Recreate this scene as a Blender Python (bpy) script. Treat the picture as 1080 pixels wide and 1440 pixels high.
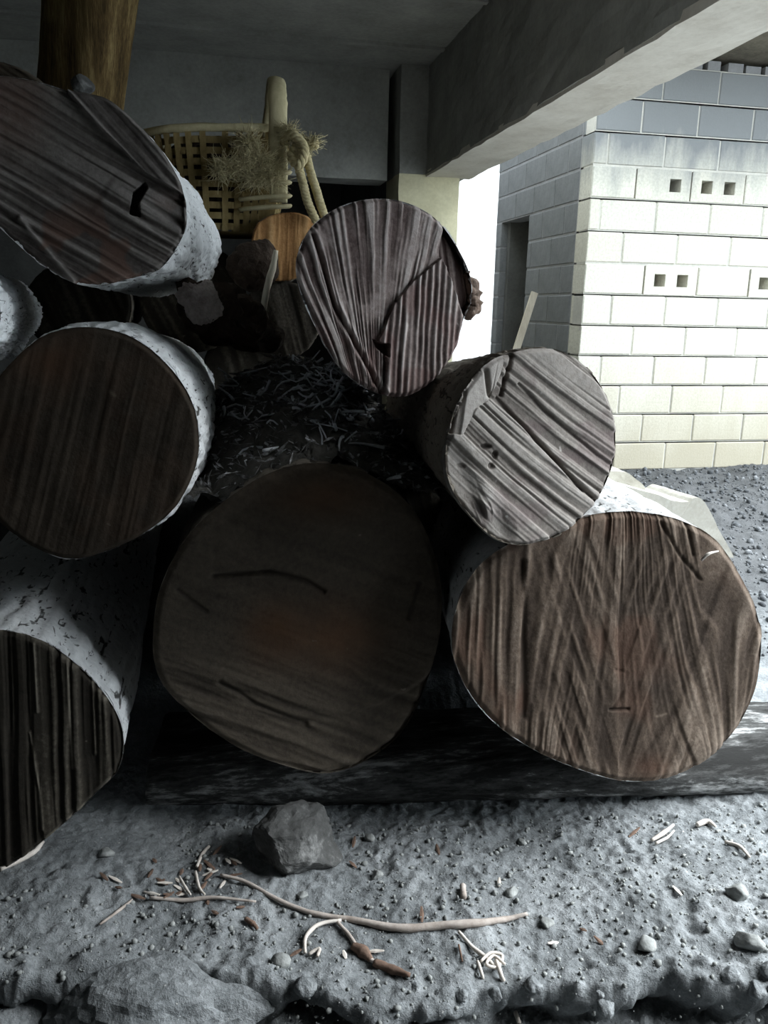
import bpy, bmesh, math, random
import numpy as np
from mathutils import Matrix, Vector

for o in list(bpy.data.objects):
    bpy.data.objects.remove(o)
scene = bpy.context.scene
COL = scene.collection

# ------------------------------------------------------------------ camera
YAW, PITCH, ROLL, CAMH, F = math.radians(11.7), math.radians(14), math.radians(1.2), 1.1, 1150.0
fwd = np.array([math.sin(YAW) * math.cos(PITCH), math.cos(YAW) * math.cos(PITCH), -math.sin(PITCH)])
_r = np.array([math.cos(YAW), -math.sin(YAW), 0.0])
_u = np.cross(_r, fwd)
rt = _r * math.cos(ROLL) + _u * math.sin(ROLL)
up = -_r * math.sin(ROLL) + _u * math.cos(ROLL)
CP = np.array([0, 0, CAMH])
cam_d = bpy.data.cameras.new('camera')
cam = bpy.data.objects.new('camera', cam_d)
COL.objects.link(cam)
m = Matrix.Identity(4)
for i in range(3):
    m[i][0], m[i][1], m[i][2], m[i][3] = rt[i], up[i], -fwd[i], CP[i]
cam.matrix_world = m
cam_d.sensor_fit = 'VERTICAL'
cam_d.sensor_height = 24.0
cam_d.lens = 24.0 * F / 1440.0
cam_d.clip_start = 0.02
scene.camera = cam

# ------------------------------------------------------------------ sky and exposure
world = bpy.data.worlds.new('overcast_sky')
scene.world = world
world.use_nodes = True
bg = world.node_tree.nodes['Background']
bg.inputs['Color'].default_value = (0.82, 0.92, 1.0, 1)
bg.inputs['Strength'].default_value = 3.6
scene.view_settings.view_transform = 'Standard'
scene.view_settings.look = 'None'
scene.view_settings.gamma = 1.0
scene.view_settings.use_curve_mapping = False
scene.view_settings.exposure = 0.25

# soft overcast sun, high above the open yard on the right
sun_d = bpy.data.lights.new('sun', 'SUN')
sun_d.energy = 10.0
sun_d.angle = math.radians(50)
sun_d.color = (0.93, 0.97, 1.0)
sun = bpy.data.objects.new('sun', sun_d)
COL.objects.link(sun)
sun.rotation_euler = Vector((-0.68, 0.08, -0.73)).to_track_quat('-Z', 'Y').to_euler()


# ------------------------------------------------------------------ pixel <-> world
def ray(x, y):
    return fwd + rt * ((x - 540) / F) - up * ((y - 720) / F)


def onz(x, y, z=0.0):
    d = ray(x, y)
    return CP + d * ((z - CP[2]) / d[2])


def ony(x, y, Y):
    d = ray(x, y)
    return CP + d * (Y / d[1])


def onplane(x, y, P, N):
    d = ray(x, y)
    return CP + d * (np.dot(P - CP, N) / np.dot(d, N))


def project(P):
    v = P - CP
    z = v @ fwd
    return 540 + F * (v @ rt) / z, 720 - F * (v @ up) / z


# ------------------------------------------------------------------ numpy noise
_rng = np.random.RandomState(7)
_perm = _rng.permutation(4096)
_val = _rng.rand(4096)


def vnoise(x, y, z=0.0, seed=0):
    x, y, z = np.broadcast_arrays(np.asarray(x, float), np.asarray(y, float), np.asarray(z, float))
    xi, yi, zi = np.floor(x).astype(int), np.floor(y).astype(int), np.floor(z).astype(int)
    xf, yf, zf = x - xi, y - yi, z - zi
    s = lambda t: t * t * (3 - 2 * t)
    xf, yf, zf = s(xf), s(yf), s(zf)

    def h(a, b, c):
        return _val[_perm[(_perm[(_perm[(a + seed * 131) & 4095] + b) & 4095] + c) & 4095]]
    r = 0
    for dz in (0, 1):
        wz = zf if dz else 1 - zf
        for dy in (0, 1):
            wy = yf if dy else 1 - yf
            for dx in (0, 1):
                wx = xf if dx else 1 - xf
                r = r + h(xi + dx, yi + dy, zi + dz) * wx * wy * wz
    return r


def fbm(x, y, z=0.0, seed=0, oct=4, gain=0.5):
    r, a, t = 0, 1.0, 0
    x, y, z = np.asarray(x, float), np.asarray(y, float), np.asarray(z, float)
    for i in range(oct):
        r = r + a * vnoise(x * 2 ** i, y * 2 ** i, z * 2 ** i, seed + i)
        t += a
        a *= gain
    return r / t


def smooth(e0, e1, x):
    t = np.clip((x - e0) / (e1 - e0), 0, 1)
    return t * t * (3 - 2 * t)


def in_poly(px, py, poly):
    inside = np.zeros(px.shape, bool)
    n = len(poly)
    for i in range(n):
        x0, y0 = poly[i]
        x1, y1 = poly[(i + 1) % n]
        c = ((y0 > py) != (y1 > py)) & (px < (x1 - x0) * (py - y0) / (y1 - y0 + 1e-9) + x0)
        inside ^= c
    return inside


def seg_dist(px, py, pts):
    d = np.full(px.shape, 1e9)
    for (x0, y0), (x1, y1) in zip(pts[:-1], pts[1:]):
        L = (x1 - x0) ** 2 + (y1 - y0) ** 2 + 1e-9
        t = np.clip(((px - x0) * (x1 - x0) + (py - y0) * (y1 - y0)) / L, 0, 1)
        d = np.minimum(d, np.hypot(px - x0 - t * (x1 - x0), py - y0 - t * (y1 - y0)))
    return d


# ------------------------------------------------------------------ object helpers
def mesh_obj(name, verts, faces, mat, parent=None, smooth_shade=True, attrs=None):
    me = bpy.data.meshes.new(name)
    verts = np.asarray(verts, np.float32)
    if isinstance(faces, np.ndarray):
        nf, k = faces.shape
        me.vertices.add(len(verts))
        me.vertices.foreach_set('co', verts.ravel())
        me.loops.add(nf * k)
        me.loops.foreach_set('vertex_index', faces.astype(np.int32).ravel())
        me.polygons.add(nf)
        me.polygons.foreach_set('loop_start', np.arange(0, nf * k, k, dtype=np.int32))
        me.polygons.foreach_set('loop_total', np.full(nf, k, np.int32))
        me.update(calc_edges=True)
        me.validate()
    else:
        me.from_pydata([tuple(map(float, v)) for v in verts], [], [tuple(map(int, f)) for f in faces])
        me.update()
    if smooth_shade:
        me.polygons.foreach_set('use_smooth', np.ones(len(me.polygons), bool))
    if attrs:
        for k, a in attrs.items():
            at = me.attributes.new(k, 'FLOAT', 'POINT')
            at.data.foreach_set('value', np.asarray(a, np.float32))
    if mat:
        me.materials.append(mat)
    o = bpy.data.objects.new(name, me)
    COL.objects.link(o)
    if parent:
        o.parent = parent
        o.matrix_parent_inverse = Matrix.Translation(-Vector(parent.location)) if parent.type == 'EMPTY' else Matrix.Identity(4)
    return o


def tag(o, label=None, cat=None, group=None, kind=None):
    if label:
        o['label'] = label
    if cat:
        o['category'] = cat
    if group:
        o['group'] = group
    if kind:
        o['kind'] = kind
    return o


def thing(name, loc, label, cat, group=None):
    o = bpy.data.objects.new(name, None)
    o.empty_display_size = 0.05
    COL.objects.link(o)
    o.location = tuple(map(float, loc))
    return tag(o, label, cat, group)


def grid_faces(nu, nv, wrap_u=False):
    # vertices indexed [v*nu+u]
    us = np.arange(nu if wrap_u else nu - 1)
    vs = np.arange(nv - 1)
    U, V = np.meshgrid(us, vs)
    U, V = U.ravel(), V.ravel()
    U2 = (U + 1) % nu
    return np.stack([V * nu + U, V * nu + U2, (V + 1) * nu + U2, (V + 1) * nu + U], 1)


def catmull(pts, n):
    """closed smooth resample of a polygon"""
    P = np.array(pts, float)
    k = len(P)
    out = []
    for i in range(k):
        p0, p1, p2, p3 = P[i - 1], P[i], P[(i + 1) % k], P[(i + 2) % k]
        for t in np.linspace(0, 1, n, endpoint=False):
            out.append(0.5 * ((2 * p1) + (-p0 + p2) * t + (2 * p0 - 5 * p1 + 4 * p2 - p3) * t * t + (-p0 + 3 * p1 - 3 * p2 + p3) * t ** 3))
    return np.array(out)


def open_curve(pts, n):
    P = np.array(pts, float)
    P = np.vstack([2 * P[0] - P[1], P, 2 * P[-1] - P[-2]])
    out = []
    for i in range(1, len(P) - 2):
        p0, p1, p2, p3 = P[i - 1], P[i], P[i + 1], P[i + 2]
        for t in np.linspace(0, 1, n, endpoint=False):
            out.append(0.5 * ((2 * p1) + (-p0 + p2) * t + (2 * p0 - 5 * p1 + 4 * p2 - p3) * t * t + (-p0 + 3 * p1 - 3 * p2 + p3) * t ** 3))
    out.append(P[-2])
    return np.array(out)


def tube_data(path, radii, n=8, flat=1.0, rough=0.0, seed=0):
    path = np.array(path, float)
    m_ = len(path)
    radii = np.interp(np.linspace(0, 1, m_), np.linspace(0, 1, len(np.atleast_1d(radii))), np.atleast_1d(radii))
    tan = np.gradient(path, axis=0)
    tan /= np.linalg.norm(tan, axis=1)[:, None] + 1e-12
    ref = np.array([0, 0, 1.0]) if abs(tan[0][2]) < 0.9 else np.array([1.0, 0, 0])
    V = []
    a = np.linspace(0, 2 * math.pi, n, endpoint=False)
    for i in range(m_):
        s = np.cross(tan[i], ref)
        s /= np.linalg.norm(s) + 1e-12
        w = np.cross(s, tan[i])
        ref = w
        rr = radii[i] * (1 + rough * (2 * vnoise(np.cos(a) * 1.5 + 9, np.sin(a) * 1.5 + 9, i * 0.7, seed) - 1))
        V.append(path[i] + np.outer(np.cos(a) * rr, s) + np.outer(np.sin(a) * rr * flat, w))
    V = np.vstack(V)
    Fs = grid_faces(n, m_, True)
    V = np.vstack([V, path[0], path[-1]])
    caps = []
    for k in range(n):
        caps.append((m_ * n, (k + 1) % n, k, k))
        caps.append((m_ * n + 1, (m_ - 1) * n + k, (m_ - 1) * n + (k + 1) % n, (m_ - 1) * n + (k + 1) % n))
    faces = [tuple(f) for f in Fs] + [c[:3] for c in caps]
    return V, faces


class MB:
    """collects pieces into one mesh"""
    def __init__(self):
        self.v, self.f = [], []
        self.n = 0

    def add(self, V, Fs):
        self.v.append(np.asarray(V, float))
        self.f += [tuple(int(i) + self.n for i in f) for f in Fs]
        self.n += len(V)

    def box(self, a, b):
        x0, y0, z0 = a
        x1, y1, z1 = b
        self.add([(x0, y0, z0), (x1, y0, z0), (x1, y1, z0), (x0, y1, z0), (x0, y0, z1), (x1, y0, z1), (x1, y1, z1), (x0, y1, z1)],
                 [(0, 3, 2, 1), (4, 5, 6, 7), (0, 1, 5, 4), (1, 2, 6, 5), (2, 3, 7, 6), (3, 0, 4, 7)])

    def tube(self, path, radii, n=8, flat=1.0, rough=0.0, seed=0):
        self.add(*tube_data(path, radii, n, flat, rough, seed))

    def build(self, name, mat, parent=None, smooth_shade=True):
        return mesh_obj(name, np.vstack(self.v), self.f, mat, parent, smooth_shade)


# ------------------------------------------------------------------ materials
def new_mat(name, rough=0.9, spec=0.2):
    mt = bpy.data.materials.new(name)
    mt.use_nodes = True
    nt = mt.node_tree
    b = nt.nodes['Principled BSDF']
    b.inputs['Roughness'].default_value = rough
    b.inputs['Specular IOR Level'].default_value = spec
    return mt, nt, b


def N(nt, typ, **kw):
    n = nt.nodes.new(typ)
    for k, v in kw.items():
        if k in n.inputs:
            n.inputs[k].default_value = v
        else:
            setattr(n, k, v)
    return n


def coords(nt, scale=(1, 1, 1), rot=(0, 0, 0), which='Object'):
    tc = N(nt, 'ShaderNodeTexCoord')
    mp = N(nt, 'ShaderNodeMapping')
    mp.inputs['Scale'].default_value = scale
    mp.inputs['Rotation'].default_value = rot
    nt.links.new(tc.outputs[which], mp.inputs['Vector'])
    return mp.outputs['Vector']


def noise(nt, vec, scale, detail=6, rough=0.6, dist=0.0):
    n = N(nt, 'ShaderNodeTexNoise')
    n.inputs['Scale'].default_value = scale
    n.inputs['Detail'].default_value = detail
    n.inputs['Roughness'].default_value = rough
    n.inputs['Distortion'].default_value = dist
    nt.links.new(vec, n.inputs['Vector'])
    return n.outputs['Fac']


def ramp(nt, fac, stops):
    r = N(nt, 'ShaderNodeValToRGB')
    el = r.color_ramp.elements
    while len(el) < len(stops):
        el.new(0.5)
    for e, (p, c) in zip(el, stops):
        e.position = p
        e.color = (*c, 1)
    nt.links.new(fac, r.inputs['Fac'])
    return r.outputs['Color']


def mix(nt, fac, a, b, blend='MIX'):
    mx = N(nt, 'ShaderNodeMix', data_type='RGBA', blend_type=blend)
    for sock, v in ((0, fac), (6, a), (7, b)):
        if isinstance(v, (float, int)):
            mx.inputs[sock].default_value = v
        elif isinstance(v, tuple):
            mx.inputs[sock].default_value = (*v, 1)
        else:
            nt.links.new(v, mx.inputs[sock])
    return mx.outputs[2]


def math_(nt, op, a, b=0.0):
    mm = N(nt, 'ShaderNodeMath', operation=op)
    for i, v in enumerate((a, b)):
        if isinstance(v, (float, int)):
            mm.inputs[i].default_value = v
        else:
            nt.links.new(v, mm.inputs[i])
    return mm.outputs[0]


def bump(nt, b, h, strength=0.5, dist=0.01):
    bp = N(nt, 'ShaderNodeBump')
    bp.inputs['Strength'].default_value = strength
    bp.inputs['Distance'].default_value = dist
    nt.links.new(h, bp.inputs['Height'])
    nt.links.new(bp.outputs['Normal'], b.inputs['Normal'])


def grainy(name, stops, scale=6, fine=60, bstr=0.5, bdist=0.01, rough=0.92, stretch=(1, 1, 1), speck=None, spec=0.15):
    mt, nt, b = new_mat(name, rough, spec)
    v = coords(nt, stretch)
    a = noise(nt, v, scale, 8, 0.65)
    f = noise(nt, v, fine, 5, 0.7)
    k = math_(nt, 'ADD', math_(nt, 'MULTIPLY', a, 0.65), math_(nt, 'MULTIPLY', f, 0.35))
    c = ramp(nt, k, stops)
    if speck:
        sp = noise(nt, v, speck[1], 3, 0.5)
        fac = ramp(nt, sp, [(speck[2], (0, 0, 0)), (speck[2] + 0.06, (1, 1, 1))])
        c = mix(nt, fac, c, speck[0])
    nt.links.new(c, b.inputs['Base Color'])
    bump(nt, b, k, bstr, bdist)
    return mt


def cut_wood(name, dark, mid, light, stain=(0.16, 0.07, 0.03), fine_scale=90):
    mt, nt, b = new_mat(name, 0.88, 0.2)
    v = coords(nt)
    at = N(nt, 'ShaderNodeAttribute', attribute_name='tone').outputs['Fac']
    st = N(nt, 'ShaderNodeAttribute', attribute_name='stain').outputs['Fac']
    f = noise(nt, v, fine_scale, 6, 0.7)
    g = noise(nt, v, 9, 5, 0.6)
    k = math_(nt, 'ADD', at, math_(nt, 'MULTIPLY', math_(nt, 'SUBTRACT', f, 0.5), 0.7))
    c = ramp(nt, k, [(0.12, dark), (0.5, mid), (0.9, light)])
    c = mix(nt, math_(nt, 'MULTIPLY', st, 0.7), c, stain)
    c = mix(nt, ramp(nt, g, [(0.45, (0, 0, 0)), (0.7, (0.35, 0.35, 0.35))]), c, dark)
    sp = noise(nt, v, 45, 2, 0.5)
    c = mix(nt, ramp(nt, sp, [(0.76, (0, 0, 0)), (0.8, (0.8, 0.8, 0.8))]), c, light)
    nt.links.new(c, b.inputs['Base Color'])
    bump(nt, b, f, 0.45, 0.004)
    return mt


def bark_mat(name, light, mid, dark, crack=0.44):
    mt, nt, b = new_mat(name, 0.95, 0.1)
    at = N(nt, 'ShaderNodeAttribute', attribute_name='tone').outputs['Fac']
    v = coords(nt)
    f = noise(nt, v, 70, 6, 0.7)
    g = noise(nt, v, 14, 6, 0.65, 0.4)
    k = math_(nt, 'ADD', math_(nt, 'MULTIPLY', f, 0.5), math_(nt, 'MULTIPLY', g, 0.5))
    c = ramp(nt, k, [(0.36, mid), (0.6, light)])
    v2 = coords(nt, (1, 0.35, 1))
    h = noise(nt, v2, 80, 4, 0.6, 0.8)
    c = mix(nt, ramp(nt, h, [(0.33, (0.85, 0.85, 0.85)), (0.39, (0, 0, 0))]), c, dark)
    c = mix(nt, ramp(nt, at, [(crack - 0.26, (1, 1, 1)), (crack - 0.1, (0, 0, 0))]), c, dark)
    nt.links.new(c, b.inputs['Base Color'])
    bump(nt, b, k, 0.7, 0.008)
    return mt


M = {}
M['dirt'] = grainy('dirt', [(0.32, (0.07, 0.075, 0.077)), (0.5, (0.19, 0.202, 0.206)), (0.68, (0.36, 0.375, 0.38))], 6, 85, 1.0, 0.02, speck=((0.5, 0.5, 0.48), 110, 0.7))
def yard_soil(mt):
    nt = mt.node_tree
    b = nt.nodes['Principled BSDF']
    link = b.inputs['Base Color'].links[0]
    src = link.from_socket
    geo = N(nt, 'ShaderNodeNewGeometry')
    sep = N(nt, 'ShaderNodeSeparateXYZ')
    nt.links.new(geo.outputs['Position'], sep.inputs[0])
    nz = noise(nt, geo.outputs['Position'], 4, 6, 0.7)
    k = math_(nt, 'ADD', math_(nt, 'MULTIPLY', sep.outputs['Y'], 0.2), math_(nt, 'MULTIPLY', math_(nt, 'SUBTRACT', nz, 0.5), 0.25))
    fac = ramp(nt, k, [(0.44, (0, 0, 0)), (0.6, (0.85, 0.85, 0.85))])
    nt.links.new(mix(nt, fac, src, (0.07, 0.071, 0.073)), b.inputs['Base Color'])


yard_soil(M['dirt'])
M['stone'] = grainy('stone', [(0.3, (0.12, 0.125, 0.12)), (0.55, (0.27, 0.28, 0.27)), (0.75, (0.45, 0.45, 0.43))], 7, 60, 0.7, 0.01)
M['concrete'] = grainy('cast_concrete', [(0.3, (0.19, 0.19, 0.17)), (0.5, (0.30, 0.30, 0.275)), (0.7, (0.40, 0.40, 0.36))], 3, 40, 0.35, 0.008)
M['beam'] = grainy('beam_concrete', [(0.3, (0.54, 0.50, 0.43)), (0.5, (0.68, 0.645, 0.57)), (0.7, (0.78, 0.75, 0.67))], 4, 45, 0.4, 0.01)
M['eave'] = grainy('stained_eave', [(0.3, (0.09, 0.08, 0.06)), (0.6, (0.2, 0.18, 0.14))], 5, 40, 0.5, 0.01)
M['plaster'] = grainy('yellow_plaster', [(0.3, (0.5, 0.46, 0.3)), (0.6, (0.68, 0.64, 0.44))], 5, 50, 0.3, 0.006)
M['mortar'] = grainy('mortar', [(0.3, (0.40, 0.39, 0.35)), (0.6, (0.58, 0.56, 0.5))], 9, 70, 0.5, 0.006)
M['side_mortar'] = grainy('darkened_mortar', [(0.3, (0.2, 0.2, 0.2)), (0.6, (0.3, 0.3, 0.3))], 9, 70, 0.5, 0.006)  # mortar copy darkened for the shaded side wall, reused under the eave
M['limewash'] = grainy('limewash', [(0.3, (0.74, 0.74, 0.71)), (0.6, (0.82, 0.82, 0.8))], 3, 40, 0.2, 0.005)
M['dark_wall'] = grainy('dark_grey_wall', [(0.3, (0.08, 0.08, 0.075)), (0.6, (0.16, 0.16, 0.15))], 3, 40, 0.3, 0.006)  # even dark grey for the rear, side and inner walls


def block_mat():
    mt, nt, b = new_mat('concrete_block', 0.95, 0.1)
    v = coords(nt)
    f = noise(nt, v, 60, 6, 0.7)
    oi = N(nt, 'ShaderNodeObjectInfo')
    c = ramp(nt, f, [(0.3, (0.50, 0.48, 0.40)), (0.55, (0.66, 0.64, 0.55)), (0.8, (0.76, 0.74, 0.66))])
    c = mix(nt, math_(nt, 'MULTIPLY', oi.outputs['Random'], 0.22), c, (0.56, 0.51, 0.40))
    # eave shade put into the colour: grey towards the wall head, ragged streaks
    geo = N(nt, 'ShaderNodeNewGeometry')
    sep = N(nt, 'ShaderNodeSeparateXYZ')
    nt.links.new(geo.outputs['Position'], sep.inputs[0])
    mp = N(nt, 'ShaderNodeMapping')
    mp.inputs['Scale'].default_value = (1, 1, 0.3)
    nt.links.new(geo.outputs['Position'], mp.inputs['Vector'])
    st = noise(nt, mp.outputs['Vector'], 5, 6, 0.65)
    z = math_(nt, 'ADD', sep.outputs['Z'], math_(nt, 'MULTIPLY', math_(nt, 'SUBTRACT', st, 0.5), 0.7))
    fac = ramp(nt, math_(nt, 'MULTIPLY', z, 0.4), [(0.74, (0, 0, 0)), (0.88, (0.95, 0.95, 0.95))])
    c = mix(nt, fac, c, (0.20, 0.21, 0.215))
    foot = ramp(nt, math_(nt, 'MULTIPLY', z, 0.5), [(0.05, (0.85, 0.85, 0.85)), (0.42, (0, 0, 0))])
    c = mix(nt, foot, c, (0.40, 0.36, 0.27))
    nt.links.new(c, b.inputs['Base Color'])
    bump(nt, b, f, 0.4, 0.006)
    return mt


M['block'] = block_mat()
M['side_block'] = grainy('shaded_block', [(0.3, (0.12, 0.125, 0.125)), (0.6, (0.21, 0.215, 0.215))], 6, 60, 0.4, 0.006)  # darker copy of the wall block, alley shade put into its colour



# ------------------------------------------------------------------ ground
def ledge_y(x):
    xs = np.array([-3.0, -0.45, -0.28, -0.07, 0.10, 0.20, 0.27, 0.33, 0.40, 0.50, 0.62, 0.9, 1.3, 3.0])
    ys = np.array([1.18, 1.20, 1.215, 1.20, 1.14, 1.085, 1.06, 1.055, 1.085, 1.065, 1.035, 0.985, 0.93, 0.7])
    return np.interp(x, xs, ys)


def ground_z(x, y, undercut=False):
    x, y = np.asarray(x, float), np.asarray(y, float)
    z = 0.05 * (fbm(x * 1.3 + 3, y * 1.3, 0, 1, 3) - 0.5)
    z = z + 0.016 * (fbm(x * 9, y * 9, 0, 5, 3) - 0.5)
    z = z + 0.011 * (fbm(x * 30, y * 30, 0, 8, 4, 0.65) - 0.45)
    z = z + 0.008 * (1 - np.abs(2 * fbm(x * 22 + 5, y * 22, 0, 61, 3, 0.6) - 1) * 2.2) * smooth(0.4, 0.6, fbm(x * 5, y * 5, 0, 66, 2))
    z = z + 0.006 * (vnoise(x * 85, y * 85, 0, 71) - 0.5)
    # raised earth against the left log, lifted bank on the right
    z = z + 0.05 * np.exp(-(((x + 0.5) / 0.35) ** 2 + ((y - 1.45) / 0.3) ** 2))
    z = z + 0.05 * np.exp(-(((x - 1.1) / 0.35) ** 2 + ((y - 1.15) / 0.2) ** 2))
    z = z + 0.13 * smooth(1.9, 2.15, y) * smooth(1.55, 1.2, x)  # bank added behind the timber to keep light from passing under the logs
    ly = ledge_y(x) + 0.10 * (fbm(x * 7, y * 7, 0, 12, 5, 0.6) - 0.5)
    d = ly - y
    drop = smooth(-0.004, 0.03, d) * (0.085 + 0.05 * smooth(0, 0.25, d)) * (0.6 + 0.4 * smooth(0.3, 0.6, fbm(x * 4, 0, 0, 21, 2)))
    lip = 0.018 * np.exp(-((d + 0.02) / 0.025) ** 2) * fbm(x * 20, y * 20, 0, 31, 2)
    rub = smooth(0.03, 0.1, d) * 0.08 * (fbm(x * 13, y * 13, 0, 41, 5, 0.6) - 0.35)
    if undercut:
        m_ = smooth(0.25, 0.5, fbm(x * 6, y * 1.5, 0, 51, 3))
        return z - drop + lip + rub, 0.06 * m_ * smooth(0.008, 0.026, d) * (1 - smooth(0.05, 0.14, d))
    return z - drop + lip + rub


def axis_pts(lo, a, b, hi, fine, coarse):
    return np.concatenate([np.linspace(lo, a, coarse, endpoint=False), np.linspace(a, b, fine, endpoint=False), np.linspace(b, hi, coarse)])


gx = np.concatenate([np.linspace(-6, -0.75, 40, endpoint=False), np.linspace(-0.75, 1.45, 440, endpoint=False), np.linspace(1.45, 5, 200, endpoint=False), np.linspace(5, 30, 20)])
gy = np.concatenate([np.linspace(-6, 0.75, 30, endpoint=False), np.linspace(0.75, 1.9, 260, endpoint=False), np.linspace(1.9, 6, 200, endpoint=False), np.linspace(6, 40, 30)])
GX, GY = np.meshgrid(gx, gy)
yard = smooth(1.5, 2.2, GX) * smooth(1.8, 2.6, GY)
GZ, UC = ground_z(GX, GY, True)
GZ = GZ + yard * 0.05 * (fbm(GX * 7, GY * 7, 0, 77, 4) - 0.5)
ground = mesh_obj('ground', np.stack([GX.ravel(), (GY + UC).ravel(), GZ.ravel()], 1), grid_faces(len(gx), len(gy)), M['dirt'])
tag(ground, 'grey dusty earth floor with crumbling ledge in the foreground', kind='structure')


def rough_slab(name, a, b, mat, cell=0.08, amp=0.006, parent=None, seed=0):
    """subdivided box with uneven cast faces"""
    bm = bmesh.new()
    dims = [b[i] - a[i] for i in range(3)]
    ns = [max(1, min(80, int(d / cell))) for d in dims]
    V, Fs, idx = [], [], {}

    def vid(i, j, k):
        key = (i, j, k)
        if key not in idx:
            idx[key] = len(V)
            V.append((a[0] + dims[0] * i / ns[0], a[1] + dims[1] * j / ns[1], a[2] + dims[2] * k / ns[2]))
        return idx[key]
    for ax in range(3):
        u, w = (ax + 1) % 3, (ax + 2) % 3
        for side in (0, ns[ax]):
            for p in range(ns[u]):
                for q in range(ns[w]):
                    c = []
                    for dp, dq in ((0, 0), (1, 0), (1, 1), (0, 1)):
                        t = [0, 0, 0]
                        t[ax], t[u], t[w] = side, p + dp, q + dq
                        c.append(vid(*t))
                    Fs.append(c if side else c[::-1])
    bm.free()
    V = np.array(V)
    for i in range(3):
        V[:, i] += amp * 2 * (fbm(V[:, 0] * 9, V[:, 1] * 9, V[:, 2] * 9, seed + i * 7, 3) - 0.5)
    return mesh_obj(name, V, Fs, mat, parent, False)


# ------------------------------------------------------------------ the shed the logs lie in
tag(rough_slab('ceiling', (-4.0, -3.0, 2.68), (1.77, 6.6, 2.85), M['concrete'], 0.15, 0.004), 'grey cast concrete slab over the log store', kind='structure')
for i, y in enumerate((5.45, 4.6, 3.4, 2.2)):
    tag(rough_slab('trim_%d' % (i + 1), (-4.0, y, 2.662), (1.455, y + 0.045, 2.681), M['concrete'], 0.08, 0.003, seed=i), 'formwork ridge across the concrete ceiling', kind='structure')
tag(rough_slab('beam', (1.46, -3.0, 2.0), (1.77, 6.3, 2.68), M['concrete'], 0.05, 0.009, seed=3), 'long pale concrete edge beam running overhead to the column', kind='structure')
rough_slab('soffit', (1.462, -3.0, 1.984), (1.768, 5.87, 2.02), M['beam'], 0.04, 0.008, parent=bpy.data.objects['beam'], seed=31)
tag(rough_slab('cross_beam', (-4.0, 6.02, 1.97), (1.22, 6.3, 2.68), M['concrete'], 0.1, 0.006, seed=5), 'grey concrete cross beam at the back of the log store', kind='structure')
tag(rough_slab('column', (1.27, 5.86, -0.1), (1.70, 6.3, 1.998), M['plaster'], 0.06, 0.006, seed=6), 'pale yellow plastered column under the far beam end', kind='structure')
tag(rough_slab('column_head', (1.27, 5.86, 2.0), (1.47, 6.3, 2.68), M['concrete'], 0.06, 0.006, seed=8), 'grey concrete column head joining the beams', kind='structure')
tag(rough_slab('wall_left', (-4.1, -3.0, -0.1), (-3.9, 9.0, 2.7), M['dark_wall'], 0.3, 0.004), 'dark wall on the left of the log store', kind='structure')
tag(rough_slab('wall_back', (-4.0, 8.8, -0.1), (1.4, 9.0, 2.7), M['dark_wall'], 0.3, 0.004), 'dark wall behind the log store', kind='structure')
tag(rough_slab('wall_partition', (1.3, 6.3, -0.1), (1.5, 9.0, 2.7), M['dark_wall'], 0.3, 0.004), 'dark partition wall beside the alley', kind='structure')
tag(rough_slab('ceiling_rear', (-4.0, 6.6, 2.68), (1.5, 9.0, 2.85), M['dark_wall'], 0.3, 0.004), 'slab over the dark rear room', kind='structure')
tag(rough_slab('wall_behind', (-4.0, -3.2, -0.1), (1.77, -3.0, 2.7), M['dark_wall'], 0.3, 0.004), 'wall closing the log store behind the viewer', kind='structure')

tag(rough_slab('wall_right_blocker', (1.48, -3.0, -0.1), (1.75, 0.25, 2.0), M['dark_wall'], 0.3, 0.004), 'unseen wall added beside the viewer to darken the log faces', kind='structure')  # unseen wall, added to cut the light from the near right

# bright limewashed wall at the far end of the alley
far = rough_slab('wall_far', (1.0, 12.0, -0.2), (8.0, 12.3, 4.2), M['limewash'], 0.3, 0.006)
tag(far, 'bright limewashed wall at the end of the alley', kind='structure')

# ------------------------------------------------------------------ block building across the yard
WY, WX = 5.33, 2.44
ROW = 0.2035
BL = 0.402


def block_mesh(name, L, D=0.19, H=0.19, seed=0):
    b = 0.006
    V, Fs = [], []
    # bevelled box, front at y=0, centred in x, z from 0
    xs = [-L / 2, -L / 2 + b, L / 2 - b, L / 2]
    zs = [0, b, H - b, H]
    V += [(xs[i], b if (i in (0, 3) or k in (0, 3)) else 0.0, zs[k]) for k in range(4) for i in range(4)]
    for k in range(3):
        for i in range(3):
            Fs.append((k * 4 + i, k * 4 + i + 1, (k + 1) * 4 + i + 1, (k + 1) * 4 + i))
    n = len(V)
    V += [(xs[0], D, 0), (xs[3], D, 0), (xs[3], D, H), (xs[0], D, H)]
    Fs += [(n + 1, n, n + 3, n + 2), (0, n, n + 1, 3, 2, 1), (12, 13, 14, 15, n + 2, n + 3), (0, 4, 8, 12, n + 3, n), (3, n + 1, n + 2, 15, 11, 7)]
    rs = np.random.RandomState(seed)
    V = np.array(V)
    V[:16] += rs.uniform(-0.0015, 0.0015, (16, 3))
    me = bpy.data.meshes.new(name)
    me.from_pydata([tuple(v) for v in V], [], Fs)
    return me


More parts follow.
